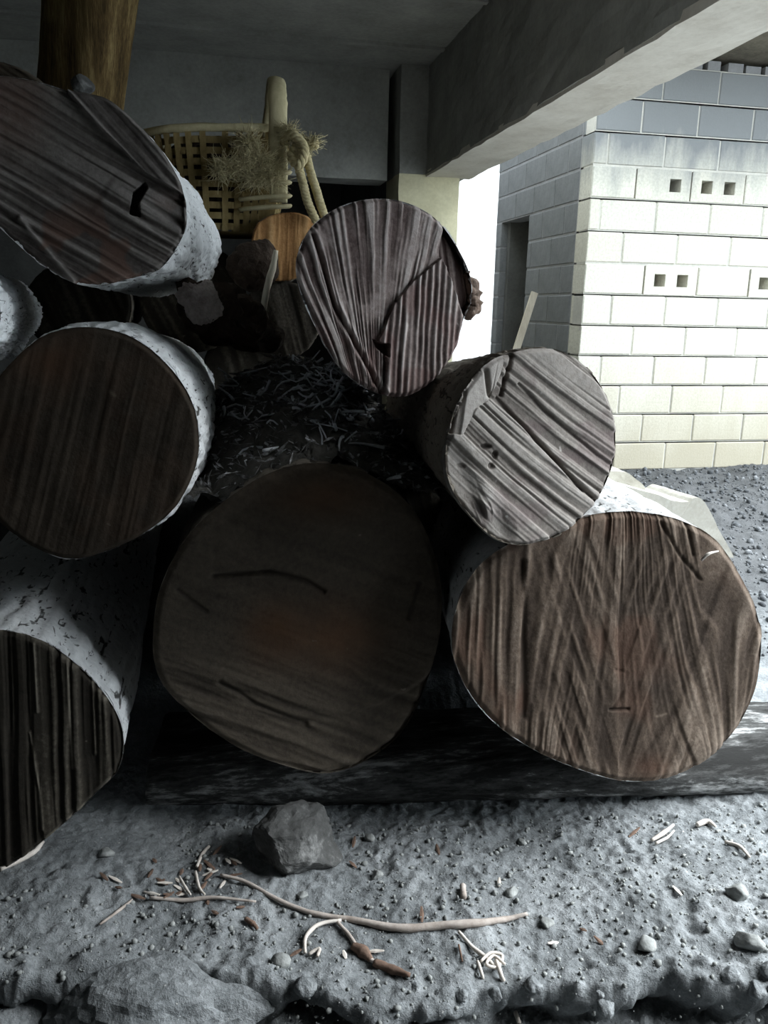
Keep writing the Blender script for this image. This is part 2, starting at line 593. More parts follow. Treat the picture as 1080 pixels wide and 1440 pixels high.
def vent_mesh(holes, L=0.392, D=0.19, H=0.19, hs=0.082):
    """block with square through holes centred at x positions in holes"""
    xs = [-L / 2]
    for h in holes:
        xs += [h - hs / 2, h + hs / 2]
    xs.append(L / 2)
    zs = [0, (H - hs) / 2, (H + hs) / 2, H]
    V, Fs = [], []
    n = len(xs)
    for y in (0, D):
        V += [(x, y, z) for z in zs for x in xs]
    off = 4 * n
    solid = {}
    for k in range(3):
        for i in range(n - 1):
            solid[(i, k)] = not (k == 1 and i % 2 == 1)
    for (i, k), s in solid.items():
        q = (k * n + i, k * n + i + 1, (k + 1) * n + i + 1, (k + 1) * n + i)
        if s:
            Fs.append(q)
            Fs.append(tuple(off + a for a in q[::-1]))
        for (di, dk, e) in ((-1, 0, (q[0], q[3])), (1, 0, (q[2], q[1])), (0, -1, (q[1], q[0])), (0, 1, (q[3], q[2]))):
            o = solid.get((i + di, k + dk), False)
            if s and not o:
                Fs.append((e[0], e[1], off + e[1], off + e[0]))
    me = bpy.data.meshes.new('vent_block')
    me.from_pydata(V, [], Fs)
    bm = bmesh.new()
    bm.from_mesh(me)
    bmesh.ops.recalc_face_normals(bm, faces=bm.faces)
    bm.to_mesh(me)
    bm.free()
    return me


mc = MB()
WT = 13 * ROW
# mortar bed behind the blocks of the street front: strips leave the vent rows open
for k in range(13):
    z0 = k * ROW
    if k in (6, 9):
        continue
    mc.box((WX + 0.006, WY + 0.005, z0 - 0.012), (6.2, WY + 0.15, z0 + ROW))
for k in (6, 9):
    mc.box((WX + 0.006, WY + 0.005, k * ROW - 0.012), (6.2, WY + 0.15, k * ROW + 0.0085))
wall_front = mc.build('wall_front', M['mortar'], None, False)
tag(wall_front, 'pale concrete block wall with small square vents across the yard', kind='structure')
block_cache = {}


def put_block(parent, L, loc, rotz, mat, mesh=None):
    key = (round(L, 2), mat.name, random.randint(0, 2)) if mesh is None else id(mesh)
    if mesh is None:
        if key not in block_cache:
            me = block_mesh('block', L, seed=hash(key) % 1000)
            me.materials.append(mat)
            block_cache[key] = me
        mesh = block_cache[key]
    elif not mesh.materials:
        mesh.materials.append(mat)
    o = bpy.data.objects.new('block', mesh)
    COL.objects.link(o)
    o.parent = parent
    o.location = loc
    o.rotation_euler = (0, 0, rotz)
    return o


random.seed(5)
V2 = vent_mesh([-0.085, 0.085])
V1 = vent_mesh([0.085])


def cx(c):
    return ony(660 + c / 2.571, 400, WY)[0]


ref_joint = {0: 770, 1: 672, 2: 772, 3: 695, 4: 800, 5: 715, 6: 630, 7: 737, 8: 650, 9: 765, 10: 660, 11: 573, 12: 828}
for k in range(13):
    j0 = cx(ref_joint[k])
    n0 = math.ceil((j0 - WX) / BL)
    joints = [WX] + [x for x in (j0 + i * BL for i in range(-n0, 12)) if WX + 0.05 < x < 6.2] + [6.2]
    for x0, x1 in zip(joints[:-1], joints[1:]):
        L = x1 - x0 - 0.010
        if L < 0.03:
            continue
        ci = round((x0 - j0) / BL)
        z = k * ROW + 0.006
        mesh = None
        if L > 0.38 and k == 6 and ci in (0, 2):
            mesh = V2
        if L > 0.38 and k == 9:
            mesh = {-1: V1, 0: V2}.get(ci)
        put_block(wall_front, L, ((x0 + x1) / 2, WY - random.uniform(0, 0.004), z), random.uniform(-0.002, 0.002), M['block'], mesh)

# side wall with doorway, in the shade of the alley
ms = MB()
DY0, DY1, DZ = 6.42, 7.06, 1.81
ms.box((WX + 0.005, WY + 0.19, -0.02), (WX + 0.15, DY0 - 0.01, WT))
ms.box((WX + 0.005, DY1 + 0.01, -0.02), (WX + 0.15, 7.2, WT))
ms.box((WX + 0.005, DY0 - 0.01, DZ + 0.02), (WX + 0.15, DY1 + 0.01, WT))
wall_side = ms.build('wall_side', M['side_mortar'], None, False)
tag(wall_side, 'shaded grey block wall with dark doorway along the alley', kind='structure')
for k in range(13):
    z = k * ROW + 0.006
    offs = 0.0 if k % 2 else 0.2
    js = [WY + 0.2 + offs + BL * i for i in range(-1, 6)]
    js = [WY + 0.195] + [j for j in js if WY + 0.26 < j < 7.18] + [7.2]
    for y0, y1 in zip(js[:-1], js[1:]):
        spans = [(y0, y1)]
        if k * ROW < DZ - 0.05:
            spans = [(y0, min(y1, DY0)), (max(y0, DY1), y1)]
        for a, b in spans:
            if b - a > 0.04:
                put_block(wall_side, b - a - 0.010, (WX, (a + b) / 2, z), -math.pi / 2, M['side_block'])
nb = MB()
nb.box((2.5, 7.0, -0.1), (6.2, 7.2, WT))
nb.box((6.0, WY + 0.2, -0.1), (6.2, 7.2, WT))
tag(nb.build('wall_neighbour_rear', M['dark_wall'], None, False), 'rear walls of the block building', kind='structure')
rf = rough_slab('roof_eave', (WX + 0.05, WY - 0.75, WT + 0.08), (6.5, 7.5, WT + 0.28), M['eave'], 0.15, 0.008)
tag(rf, 'dark concrete eave over the block wall', kind='structure')
rb = MB()
rs = np.random.RandomState(3)
for i in range(26):
    x = WX + 0.06 + i * 0.14
    rb.box((x, WY + rs.uniform(-0.01, 0.03), WT - 0.002), (x + rs.uniform(0.09, 0.135), WY + 0.17, WT + rs.uniform(0.045, 0.07)))
tag(rb.build('trim_5', M['side_mortar'], None, False), 'rough mortar packing under the eave', kind='structure')


# ------------------------------------------------------------------ logs
def make_log(label, outline, Y, tilt, vp, length, face_mat, bark_m, relief, n=200, flare=((0, 1.0), (1, 1.0)), rim=0.006, bark_amp=0.006, seed=0, plates=(26, 5), group='felled logs in the stack', offs=None, sag=0.0):
    """outline: pixel outline of the sawn end; the end plane stands at depth Y with its normal turned by tilt;
    vp: vanishing point of the log's axis (gives its direction in the world)"""
    pts = catmull(outline, 12)
    c = pts.mean(0)
    Nrm = np.array([tilt[0], -1.0, tilt[1]])
    Nrm /= np.linalg.norm(Nrm)
    P0 = ony(c[0], c[1], Y)
    W = np.array([onplane(x, y, P0, Nrm) for x, y in pts])
    C0 = W.mean(0)
    eu = np.cross(Nrm, [0, 0, 1.0])
    eu = -eu / np.linalg.norm(eu)
    if eu[0] < 0:
        eu = -eu
    ev = np.cross(eu, -Nrm)
    if ev[2] < 0:
        ev = -ev
    U, Vv = (W - C0) @ eu, (W - C0) @ ev
    th, rad = np.arctan2(Vv, U), np.hypot(U, Vv)
    o = np.argsort(th)
    th, rad = th[o], rad[o]
    th = np.concatenate([th[-3:] - 2 * math.pi, th, th[:3] + 2 * math.pi])
    rad = np.concatenate([rad[-3:], rad, rad[:3]])
    R = lambda t: np.interp((np.asarray(t) + math.pi) % (2 * math.pi) - math.pi, th, rad)
    axis = ray(*vp)
    axis = axis / np.linalg.norm(axis)
    root = thing('log', (C0[0], C0[1], float(W[:, 2].min())), label, 'log', group)
    # sawn face: concentric square-to-disc grid
    a = np.linspace(-1, 1, n)
    A, B = np.meshgrid(a, a)
    A, B = A.ravel(), B.ravel()
    big = np.abs(A) > np.abs(B)
    r = np.where(big, A, B)
    with np.errstate(divide='ignore', invalid='ignore'):
        phi = np.where(big, (math.pi / 4) * (B / np.where(A == 0, 1, A)), math.pi / 2 - (math.pi / 4) * (A / np.where(B == 0, 1, B)))
    phi = np.where(r < 0, phi + math.pi, phi)
    r = np.abs(r)
    rr = r * R(phi) * (1 + 0.012 * (fbm(np.cos(phi) * 9 + 20, np.sin(phi) * 9 + 20, 0, seed + 50, 4) - 0.5) * r)
    FV = C0 + np.outer(rr * np.cos(phi), eu) + np.outer(rr * np.sin(phi), ev)
    px, py = project(FV)
    h, tone, stain = relief(px, py, r)
    h = h - rim * smooth(0.955, 1.0, r) + 0.006 * (fbm(px / 60, py / 60, 0, seed, 3) - 0.5)
    FV = FV + np.outer(h, Nrm)
    mesh_obj('cut_face', FV, grid_faces(n, n), face_mat, root, True, {'tone': np.clip(tone, 0, 1), 'stain': np.clip(stain, 0, 1)})
    # bark
    na, nl = 220, 150
    ta = np.linspace(0, 2 * math.pi, na, endpoint=False)
    tl = np.concatenate([[0, 0.004], np.linspace(0.012, 1.0, nl - 2) ** 1.6])
    TA, TL = np.meshgrid(ta, tl)
    TA, TL = TA.ravel(), TL.ravel()
    fx = np.array([q[0] for q in flare])
    fy = np.array([q[1] for q in flare])
    sc = np.interp(TL, fx, fy)
    ca, sa = np.cos(TA), np.sin(TA)
    br = fbm(ca * plates[0] / 6 + 30, sa * plates[0] / 6 + 30, TL * length * plates[1], seed + 3, 5)
    ridg = np.abs(fbm(ca * plates[0] / 3 + 60, sa * plates[0] / 3 + 60, TL * length * plates[1] * 1.4, seed + 13, 4) - 0.5) * 2
    disp = bark_amp * (2 * br - 1) + bark_amp * 1.0 * np.minimum(ridg * 4, 1) - bark_amp
    lump = 0.03 * (fbm(ca * 1.2 + 5, sa * 1.2 + 5, TL * length * 1.5, seed + 23, 2) - 0.5) * smooth(0, 0.15, TL)
    edge = smooth(0, 0.008, TL)
    rb_ = R(TA) * sc * (1.0 + 0.0 * TL) + (disp + lump) * edge
    base = C0 + np.outer(TL * length, axis)
    base[:, 2] -= sag * (TL ** 2)
    BV = base + np.outer(rb_ * ca, eu) + np.outer(rb_ * sa, ev) - np.outer((1 - edge) * (rim * 0.8), Nrm)
    Fs = grid_faces(na, nl, True)[:, ::-1]
    tone_b = np.minimum(ridg * 9, 1)
    mesh_obj('bark', BV, Fs, bark_m, root, True, {'tone': tone_b})
    # far end
    last = BV[-na:]
    mesh_obj('rear_face', np.vstack([last, last.mean(0)]), [(i, (i + 1) % na, na) for i in range(na)], face_mat, root, False, {'tone': np.full(na + 1, 0.5), 'stain': np.zeros(na + 1)})
    return root, C0, axis, Nrm, eu, ev


def stripes(px, py, ang, period, seed, stretch=14, oct=3):
    """saw scores running along direction ang (degrees, image sense, 0 = right, 90 = down)"""
    a = np.radians(ang)
    al = px * np.cos(a) + py * np.sin(a)
    ac = -px * np.sin(a) + py * np.cos(a)
    return fbm(ac / period, al / (period * stretch), 0, seed, oct, 0.55)


def fan(px, py, ox, oy, period, seed, R0=200, stretch=16):
    t = np.arctan2(px - ox, oy - py) * R0
    rr = np.hypot(px - ox, py - oy)
    return fbm(t / period, rr / (period * stretch), 0, seed, 3, 0.55)


def ridge(s, k=2.6):
    return np.clip((s - 0.5) * k + 0.5, 0, 1)


WOOD = {
    'T1': cut_wood('sawn_wood_rosy', (0.07, 0.048, 0.044), (0.23, 0.185, 0.17), (0.47, 0.42, 0.395), (0.20, 0.11, 0.10)),
    'M2': cut_wood('sawn_wood_grey', (0.10, 0.085, 0.075), (0.25, 0.225, 0.20), (0.42, 0.39, 0.36), (0.14, 0.10, 0.10)),
    'B2': cut_wood('sawn_wood_brown', (0.035, 0.024, 0.017), (0.105, 0.076, 0.056), (0.26, 0.205, 0.16), (0.11, 0.055, 0.035)),
    'B1': cut_wood('sawn_wood_dark', (0.042, 0.034, 0.026), (0.095, 0.077, 0.058), (0.18, 0.152, 0.122), (0.14, 0.065, 0.028)),
    'M1': cut_wood('sawn_wood_umber', (0.024, 0.018, 0.013), (0.055, 0.042, 0.03), (0.12, 0.098, 0.075), (0.075, 0.036, 0.018)),
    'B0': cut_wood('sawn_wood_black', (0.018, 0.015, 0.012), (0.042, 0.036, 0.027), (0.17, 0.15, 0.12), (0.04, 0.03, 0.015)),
    'U1': cut_wood('sawn_wood_ash', (0.06, 0.05, 0.045), (0.15, 0.135, 0.122), (0.32, 0.29, 0.27), (0.13, 0.07, 0.05)),
    'O1': cut_wood('sawn_wood_orange', (0.25, 0.12, 0.045), (0.50, 0.27, 0.11), (0.66, 0.42, 0.2), (0.4, 0.2, 0.08)),
}
BARK = {
    'pale': bark_mat('pale_bark', (0.80, 0.81, 0.81), (0.58, 0.59, 0.59), (0.09, 0.09, 0.085)),
    'grey': bark_mat('grey_bark', (0.55, 0.56, 0.56), (0.36, 0.36, 0.36), (0.07, 0.07, 0.065)),
    'brown': bark_mat('brown_bark', (0.16, 0.14, 0.115), (0.10, 0.085, 0.068), (0.035, 0.03, 0.024)),
}


def scores(px, py, ang, period, seed, stretch=40, k=3.4):
    """crisp parallel saw ridges of uneven width"""
    a = np.radians(ang)
    al = px * np.cos(a) + py * np.sin(a)
    ac = -px * np.sin(a) + py * np.cos(a)
    ac = ac + 5 * (fbm(al / 110, ac / 50, 0, seed + 40, 2) - 0.5)
    s1 = vnoise(ac / period, al / (period * stretch), 0, seed)
    s2 = vnoise(ac / (period * 0.45), al / (period * stretch * 0.5), 0, seed + 1)
    return np.clip((0.68 * s1 + 0.32 * s2 - 0.5) * k * 0.8 + 0.5, 0, 1)


def relief_T1(px, py, r):
    # scores fan out from below the log
    ox, oy = 530.0, 640.0
    t = np.arctan2(px - ox, oy - py) * 250 + 6 * (fbm(px / 60, py / 60, 0, 3, 2) - 0.5)
    rr = np.hypot(px - ox, py - oy)
    s = np.clip((0.6 * vnoise(t / 5.2, rr / 150, 0, 1) + 0.4 * vnoise(t / 2.6, rr / 90, 0, 2) - 0.5) * 3.2 + 0.5, 0, 1)
    h = 0.0042 * (s - 0.5)
    tone = 0.18 + 0.62 * s
    # smoother grey band across the upper half
    sm = smooth(48, 18, seg_dist(px, py, [(465, 320), (480, 345), (540, 430), (610, 345)])) * smooth(0.4, 0.62, fbm(px / 34, py / 34, 0, 4, 3))
    h = h * (1 - 0.8 * sm)
    tone = tone * (1 - 0.8 * sm) + 0.8 * sm * 0.58
    # raised saw pass, lower right
    pol = [(620, 362), (634, 400), (650, 452), (644, 500), (610, 560), (536, 566), (543, 510), (531, 478), (552, 428), (578, 396)]
    ins = in_poly(px, py, pol)
    cb = (px + (py - 460) * 0.06 + 7 * (fbm(px / 40, py / 90, 0, 6, 3) - 0.5)) / 8.8
    s2 = np.clip(0.55 * (0.5 + 0.5 * np.sin(2 * math.pi * cb)) + 0.6 * vnoise(cb * 1.9, py / 60, 0, 7) - 0.05, 0, 1)
    h = np.where(ins, 0.009 + 0.006 * (s2 - 0.5), h)
    tone = np.where(ins, 0.05 + 0.8 * s2, tone)
    # recessed slab at the right edge
    rec = in_poly(px, py, [(624, 312), (700, 330), (700, 470), (652, 448), (636, 400), (618, 360)])
    s3 = scores(px, py, 84, 6, 9, 30)
    h = np.where(rec, -0.022 + 0.004 * s3, h)
    tone = np.where(rec, 0.08 + 0.34 * s3, tone)
    # long score lower left
    d = seg_dist(px, py, [(440, 330), (470, 430), (536, 552)])
    h = h - 0.006 * np.exp(-(d / 2.4) ** 2) + 0.003 * np.exp(-((d - 6) / 3) ** 2)
    tone = tone - 0.4 * np.exp(-(d / 2.2) ** 2) + 0.15 * np.exp(-((d - 6) / 3) ** 2)
    # knot hole
    kn = in_poly(px, py, [(523, 476), (533, 482), (546, 484), (545, 503), (538, 498), (530, 490)])
    h = np.where(kn, -0.014, h)
    tone = np.where(kn, 0.0, tone)
    tone = tone + 0.45 * np.exp(-(seg_dist(px, py, [(568, 458), (558, 492)]) / 4) ** 2)
    stain = 0.45 * smooth(0.5, 0.62, fbm(px / 45, py / 60, 0, 33, 3)) * smooth(300, 420, py)
    return h, tone, stain


def relief_M2(px, py, r):
    bow = ((px - 800) / 60) ** 2 * 2
    s = scores(px, py + bow, 38, 6.8, 11, 44, 3.8)
    across = -(px - 740) * math.sin(math.radians(38)) + (py - 620) * math.cos(math.radians(38))
    deep = np.exp(-(across / 55) ** 2) * 0.8 + 0.35 * smooth(0.45, 0.6, fbm(across / 40, px / 300, 0, 16, 2))
    deep = np.clip(deep, 0, 1)
    h = 0.0075 * (s - 0.5) * (0.3 + 0.7 * deep)
    tone = 0.42 + (s - 0.42) * 0.55 * (0.4 + 0.6 * deep)
    # stepped facets, upper left
    pol = in_poly(px, py, [(632, 610), (655, 550), (690, 505), (712, 488), (706, 520), (690, 560), (668, 575), (650, 612)])
    s2 = scores(px, py, 100, 11, 12, 30)
    h = np.where(pol, -0.008 + 0.009 * s2, h)
    tone = np.where(pol, 0.25 + 0.55 * s2, tone)
    for line, w, a in (([(684, 522), (688, 556), (740, 602), (800, 668), (838, 704)], 3, 0.007), ([(730, 540), (770, 580), (840, 640), (862, 655)], 2.6, 0.005),
                       ([(722, 498), (712, 530), (706, 556)], 2.4, 0.007), ([(700, 560), (760, 625), (820, 690)], 2.4, 0.005)):
        d = seg_dist(px, py, line)
        h = h - a * np.exp(-(d / w) ** 2)
        tone = tone - 0.32 * np.exp(-(d / w) ** 2)
    for (x, y, a, b) in ((697, 640, 4, 6), (652, 656, 6, 4), (684, 628, 7, 4), (690, 655, 5, 5)):
        d = np.hypot((px - x) / a, (py - y) / b)
        h = h - 0.006 * smooth(1.3, 0.4, d)
        tone = tone - 0.45 * smooth(1.4, 0.5, d)
    # torn splinters at the lower left
    tor = np.exp(-(np.hypot((px - 680) / 22, (py - 715) / 26)) ** 2)
    s3 = scores(px, py, 68, 8, 14, 10, 4)
    h = h + tor * 0.012 * (s3 - 0.4)
    tone = tone + tor * (s3 - 0.45) * 0.9
    # pale bevelled left edge
    bev = smooth(40, 18, seg_dist(px, py, [(628, 655), (650, 705), (690, 752)])) * (1 - tor)
    h = h * (1 - 0.7 * bev) - 0.010 * bev
    tone = tone * (1 - 0.6 * bev) + 0.6 * bev * 0.75
    stain = 0.6 * smooth(0.5, 0.65, fbm(px / 50, py / 40, 0, 36, 3))
    return h, tone, stain


def relief_B2(px, py, r):
    cxp, cyp = 870.0, 960.0
    dx, dy = px - cxp, py - cyp
    # near-vertical torn fibres that lean outwards away from the centre line
    lean = np.interp(px, [640, 740, 800, 860, 920, 985, 1070], [0.02, 0.05, 0.22, 0.06, -0.16, -0.30, 0.25])
    u = px - lean * (cyp - py) + 14 * (fbm(px / 70, py / 120, 0, 17, 3) - 0.5)
    s = np.clip((0.6 * vnoise(u / 9, py / 150, 0, 15) + 0.4 * vnoise(u / 4.2, py / 80, 0, 19) - 0.5) * 2.5 + 0.5, 0, 1)
    fe = np.clip((vnoise((dx + np.sign(dx) * dy * 0.32) / 7, (dy - np.abs(dx) * 0.3) / 70, 0, 18) - 0.5) * 2.4 + 0.5, 0, 1)
    w = np.exp(-((np.abs(dx) - 50) / 55) ** 2) * smooth(720, 800, py)
    k = s * (1 - 0.55 * w) + fe * 0.55 * w
    h = 0.0042 * (k - 0.5)
    tone = 0.17 + 0.52 * k + 0.25 * (fbm(px / 50, py / 120, 0, 64, 3) - 0.5)
    tone = tone - 0.14 * np.exp(-(np.hypot(dx / 60, (dy - 30) / 120)) ** 2)
    tone = tone + 0.12 * smooth(0.8, 0.98, r)
    # saw step lower right
    edge_x = np.interp(py, [700, 780, 900, 990, 1060, 1110], [1050, 1030, 985, 955, 908, 898])
    h = h + 0.002 * smooth(-5, 5, px - edge_x)
    d = np.abs(px - edge_x)
    tone = tone - 0.10 * np.exp(-(d / 4) ** 2) * smooth(760, 860, py) + 0.10 * np.exp(-((px - edge_x - 16) / 12) ** 2)
    for line, wd, a in (([(736, 790), (738, 1010)], 4, 0.004), ([(930, 735), (955, 780), (985, 815)], 2.5, 0.004), ([(965, 735), (975, 780)], 2.5, 0.003)):
        d = seg_dist(px, py, line)
        h = h - a * np.exp(-(d / wd) ** 2)
        tone = tone - 0.18 * np.exp(-(d / wd) ** 2)
    # carved mark
    d = seg_dist(px, py, [(858, 998), (884, 998)])
    h = h - 0.006 * np.exp(-(d / 2) ** 2)
    tone = tone - 0.5 * np.exp(-(d / 2) ** 2)
    d = seg_dist(px, py, [(866, 942), (880, 946), (877, 972), (862, 994)])
    h = h - 0.0015 * np.exp(-(d / 2.5) ** 2)
    tone = tone - 0.12 * np.exp(-(d / 2.5) ** 2)
    tone = tone + 0.5 * np.exp(-(seg_dist(px, py, [(924, 1008), (938, 1004)]) / 1.8) ** 2)
    stain = 0.5 * smooth(0.5, 0.68, fbm(px / 60, py / 90, 0, 37, 3)) + 0.8 * np.exp(-(np.hypot((px - 918) / 26, (py - 1078) / 16)) ** 2)
    return h, tone, stain


def relief_B1(px, py, r):
    s = ridge(stripes(px, py, 20, 12, 21, 10), 1.8)
    low = smooth(880, 980, py)
    h = 0.003 * (s - 0.5) * (0.4 + 1.6 * low)
    tone = 0.36 + 0.14 * (s - 0.5) * (1 + 1.5 * low) + 0.2 * (fbm(px / 60, py / 60, 0, 22, 4) - 0.5)
    for line, w, a in (([(300, 810), (380, 804), (430, 816), (455, 832)], 3, 0.007), ([(310, 960), (360, 990), (430, 1018)], 3.5, 0.006), ([(250, 830), (290, 860)], 3, 0.003), ([(590, 820), (575, 870)], 3, 0.003)):
        d = seg_dist(px, py, line)
        h = h - a * np.exp(-(d / w) ** 2)
        tone = tone - 0.3 * np.exp(-(d / w) ** 2)
    arc = np.hypot(px - 420, py - 700)
    h = h - 0.008 * smooth(306, 316, arc) * smooth(300, 520, px)
    tone = tone + 0.12 * smooth(0.86, 1.0, r) * smooth(900, 1000, py)
    stain = 0.9 * (np.exp(-(np.hypot((px - 475) / 60, (py - 895) / 45)) ** 2) + np.exp(-(np.hypot((px - 385) / 40, (py - 890) / 40)) ** 2) + 0.8 * np.exp(-(np.hypot((px - 455) / 70, (py - 700) / 30)) ** 2))
    return h, tone, stain


def relief_M1(px, py, r):
    s = scores(px, py, 103, 9, 25, 30, 2.4)
    h = 0.0016 * (s - 0.5)
    tone = 0.36 + 0.12 * (s - 0.5) + 0.2 * (fbm(px / 50, py / 50, 0, 26, 4) - 0.5)
    d = seg_dist(px, py, [(155, 550), (162, 556)])
    tone = tone + 0.5 * np.exp(-(d / 3) ** 2)
    stain = 0.8 * np.exp(-(np.hypot((px - 70) / 60, (py - 510) / 30)) ** 2) + 0.2 * smooth(0.52, 0.65, fbm(px / 40, py / 60, 0, 38, 3))
    return h, tone, stain


def relief_B0(px, py, r):
    s = scores(px, py, 88, 8, 27, 40)
    h = 0.006 * (s - 0.5)
    tone = 0.22 + 0.36 * s * smooth(20, 100, px) + 0.1 * s
    for line in ([(48, 905), (53, 1000)], [(42, 1030), (56, 1110), (60, 1165)], [(95, 930), (102, 1080)], [(130, 960), (134, 1060)]):
        d = seg_dist(px, py, line)
        tone = tone + 0.55 * np.exp(-(d / 1.8) ** 2)
        h = h + 0.003 * np.exp(-(d / 2) ** 2)
    tone = tone + 0.4 * smooth(0.97, 1.0, r)
    return h, tone, 0 * px


def relief_U1(px, py, r):
    s = scores(px, py, 30, 7.5, 29, 34)
    lw = smooth(180, 330, py)
    h = 0.006 * (s - 0.5) * (0.5 + 0.8 * lw)
    tone = 0.4 + 0.46 * (s - 0.4) * (0.55 + 0.7 * lw)
    d = seg_dist(px, py, [(95, 130), (140, 180), (205, 245), (258, 275)])
    side = px - np.interp(py, [130, 180, 245, 275], [95, 140, 205, 258])
    s2 = scores(px, py, 48, 8, 30, 30)
    h = np.where(side > 0, 0.012 + 0.005 * (s2 - 0.5), h)
    tone = np.where((side > 0) & (py < 275), 0.22 + 0.35 * s2, tone)
    tone = tone + 0.2 * np.exp(-(d / 3) ** 2)
    d = seg_dist(px, py, [(28, 308), (60, 345), (104, 395)])
    h = h + 0.010 * np.exp(-(d / 4) ** 2)
    tone = tone + 0.5 * np.exp(-(d / 3) ** 2)
    tri = in_poly(px, py, [(205, 255), (208, 265), (196, 285), (198, 305), (182, 302), (187, 270)])
    h = np.where(tri, h - 0.03, h)
    tone = np.where(tri, 0.0, tone)
    d = seg_dist(px, py, [(160, 250), (128, 300)])
    tone = tone - 0.3 * np.exp(-(d / 4) ** 2)
    stain = smooth(0.5, 0.62, fbm(px / 40, py / 40, 0, 39, 3)) * smooth(250, 330, py) + 0.7 * smooth(90, 30, px) * smooth(260, 160, py)
    return h, tone, stain


def relief_plain(ang, period, sd):
    def f(px, py, r):
        s = ridge(stripes(px, py, ang, period, sd, 16), 2.2)
        return 0.004 * (s - 0.5), 0.25 + 0.45 * s, 0 * px
    return f


make_log('big dark brown log at the bottom centre of the stack with a smooth sawn end',
         [(450, 652), (520, 668), (580, 715), (615, 790), (622, 870), (606, 945), (570, 1025), (520, 1068), (462, 1089), (400, 1078), (330, 1050), (262, 1000), (222, 950), (215, 890), (228, 820), (268, 750), (330, 695), (390, 662)],
         1.50, (0.0, 0.0), (400, 450), 2.6, WOOD['B1'], BARK['brown'], relief_B1, 200, seed=1)
make_log('wide brown log at the bottom right with feathery saw scores and a carved mark',
         [(800, 736), (850, 722), (910, 722), (965, 735), (1010, 762), (1045, 815), (1068, 870), (1072, 920), (1058, 985), (1030, 1035), (985, 1075), (935, 1096), (880, 1100), (820, 1085), (750, 1055), (690, 1012), (652, 960), (637, 905), (645, 850), (672, 800), (720, 765)],
         1.40, (0.05, 0.0), (520, 475), 2.6, WOOD['B2'], BARK['grey'], relief_B2, 300, seed=2)
make_log('nearly black log end at the bottom left corner under pale weathered bark',
         [(0, 887), (60, 903), (112, 940), (152, 985), (172, 1030), (168, 1080), (140, 1112), (75, 1172), (0, 1226), (-80, 1245), (-150, 1215), (-190, 1140), (-195, 1050), (-170, 970), (-120, 915), (-60, 888)],
         1.45, (-0.02, 0.0), (280, 430), 2.4, WOOD['B0'], BARK['pale'], relief_B0, 220, seed=3)
make_log('dark umber log with a bright rim of pale bark resting on the bottom left log',
         [(120, 460), (180, 472), (230, 508), (265, 555), (279, 605), (274, 660), (245, 715), (200, 752), (150, 776), (100, 787), (50, 772), (5, 740), (-30, 690), (-42, 630), (-30, 570), (10, 515), (60, 472)],
         1.45, (-0.02, 0.0), (318, 505), 2.0, WOOD['M1'], BARK['pale'], relief_M1, 200, flare=((0, 1.0), (0.03, 1.05), (0.15, 1.10), (1, 1.08)), seed=4)
make_log('grey log with bold diagonal saw ridges leaning on the wide bottom right log',
         [(740, 492), (790, 493), (835, 525), (862, 575), (868, 620), (862, 660), (840, 705), (800, 745), (755, 764), (722, 766), (690, 752), (655, 715), (634, 678), (629, 640), (636, 595), (655, 548), (692, 508)],
         1.30, (0.35, 0.10), (450, 528), 1.4, WOOD['M2'], BARK['brown'], relief_M2, 300, flare=((0, 1.0), (0.04, 1.02), (0.2, 1.0), (1, 0.92)), seed=5)
t1root, t1C, t1ax, t1N, t1u, t1v = make_log('rosy grey log on top of the stack with fanned saw scores and a broken side',
         [(540, 279), (580, 287), (615, 308), (643, 345), (662, 385), (664, 425), (650, 455), (640, 490), (612, 530), (580, 553), (545, 557), (505, 540), (472, 508), (445, 460), (425, 415), (417, 375), (426, 340), (448, 310), (490, 286)],
         1.58, (0.28, 0.05), (490, 470), 1.05, WOOD['T1'], BARK['grey'], relief_T1, 300, flare=((0, 1.0), (0.05, 1.02), (1, 0.95)), seed=6)
make_log('ash grey log at the upper left with slanting scores and a triangular notch',
         [(100, 128), (150, 140), (200, 183), (236, 226), (256, 266), (262, 310), (250, 346), (225, 378), (188, 390), (120, 402), (60, 372), (5, 325), (-50, 270), (-80, 210), (-70, 150), (-20, 108), (45, 112)],
         1.50, (0.18, 0.03), (348, 418), 1.0, WOOD['U1'], BARK['pale'], relief_U1, 260, flare=((0, 1.0), (0.25, 1.05), (1, 1.16)), seed=7)
make_log('pale barked log cut off by the left edge between the umber and ash grey logs',
         [(-98, 345), (-43, 360), (-10, 405), (-3, 455), (-18, 505), (-58, 545), (-108, 555), (-158, 540), (-193, 495), (-198, 435), (-173, 380)],
         1.22, (-0.1, 0.0), (108, 446), 1.4, WOOD['M1'], BARK['pale'], relief_plain(80, 9, 51), 100, seed=8, bark_amp=0.008)
make_log('dark reddish log high in the upper left corner behind the ash grey log',
         [(-20, 84), (20, 92), (50, 108), (72, 130), (85, 170), (60, 230), (0, 260), (-80, 250), (-130, 190), (-110, 120), (-70, 92)],
         1.74, (0.0, 0.0), (225, 360), 0.85, WOOD['M1'], BARK['brown'], relief_plain(35, 9, 52), 100, seed=9)
make_log('small log with a clean orange sawn end below the rope',
         [(404, 298), (432, 304), (447, 322), (448, 352), (436, 378), (408, 394), (380, 392), (360, 370), (354, 338), (366, 310)],
         2.75, (0.0, 0.0), (360, 430), 0.8, WOOD['O1'], BARK['brown'], relief_plain(92, 7, 53), 90, seed=10)
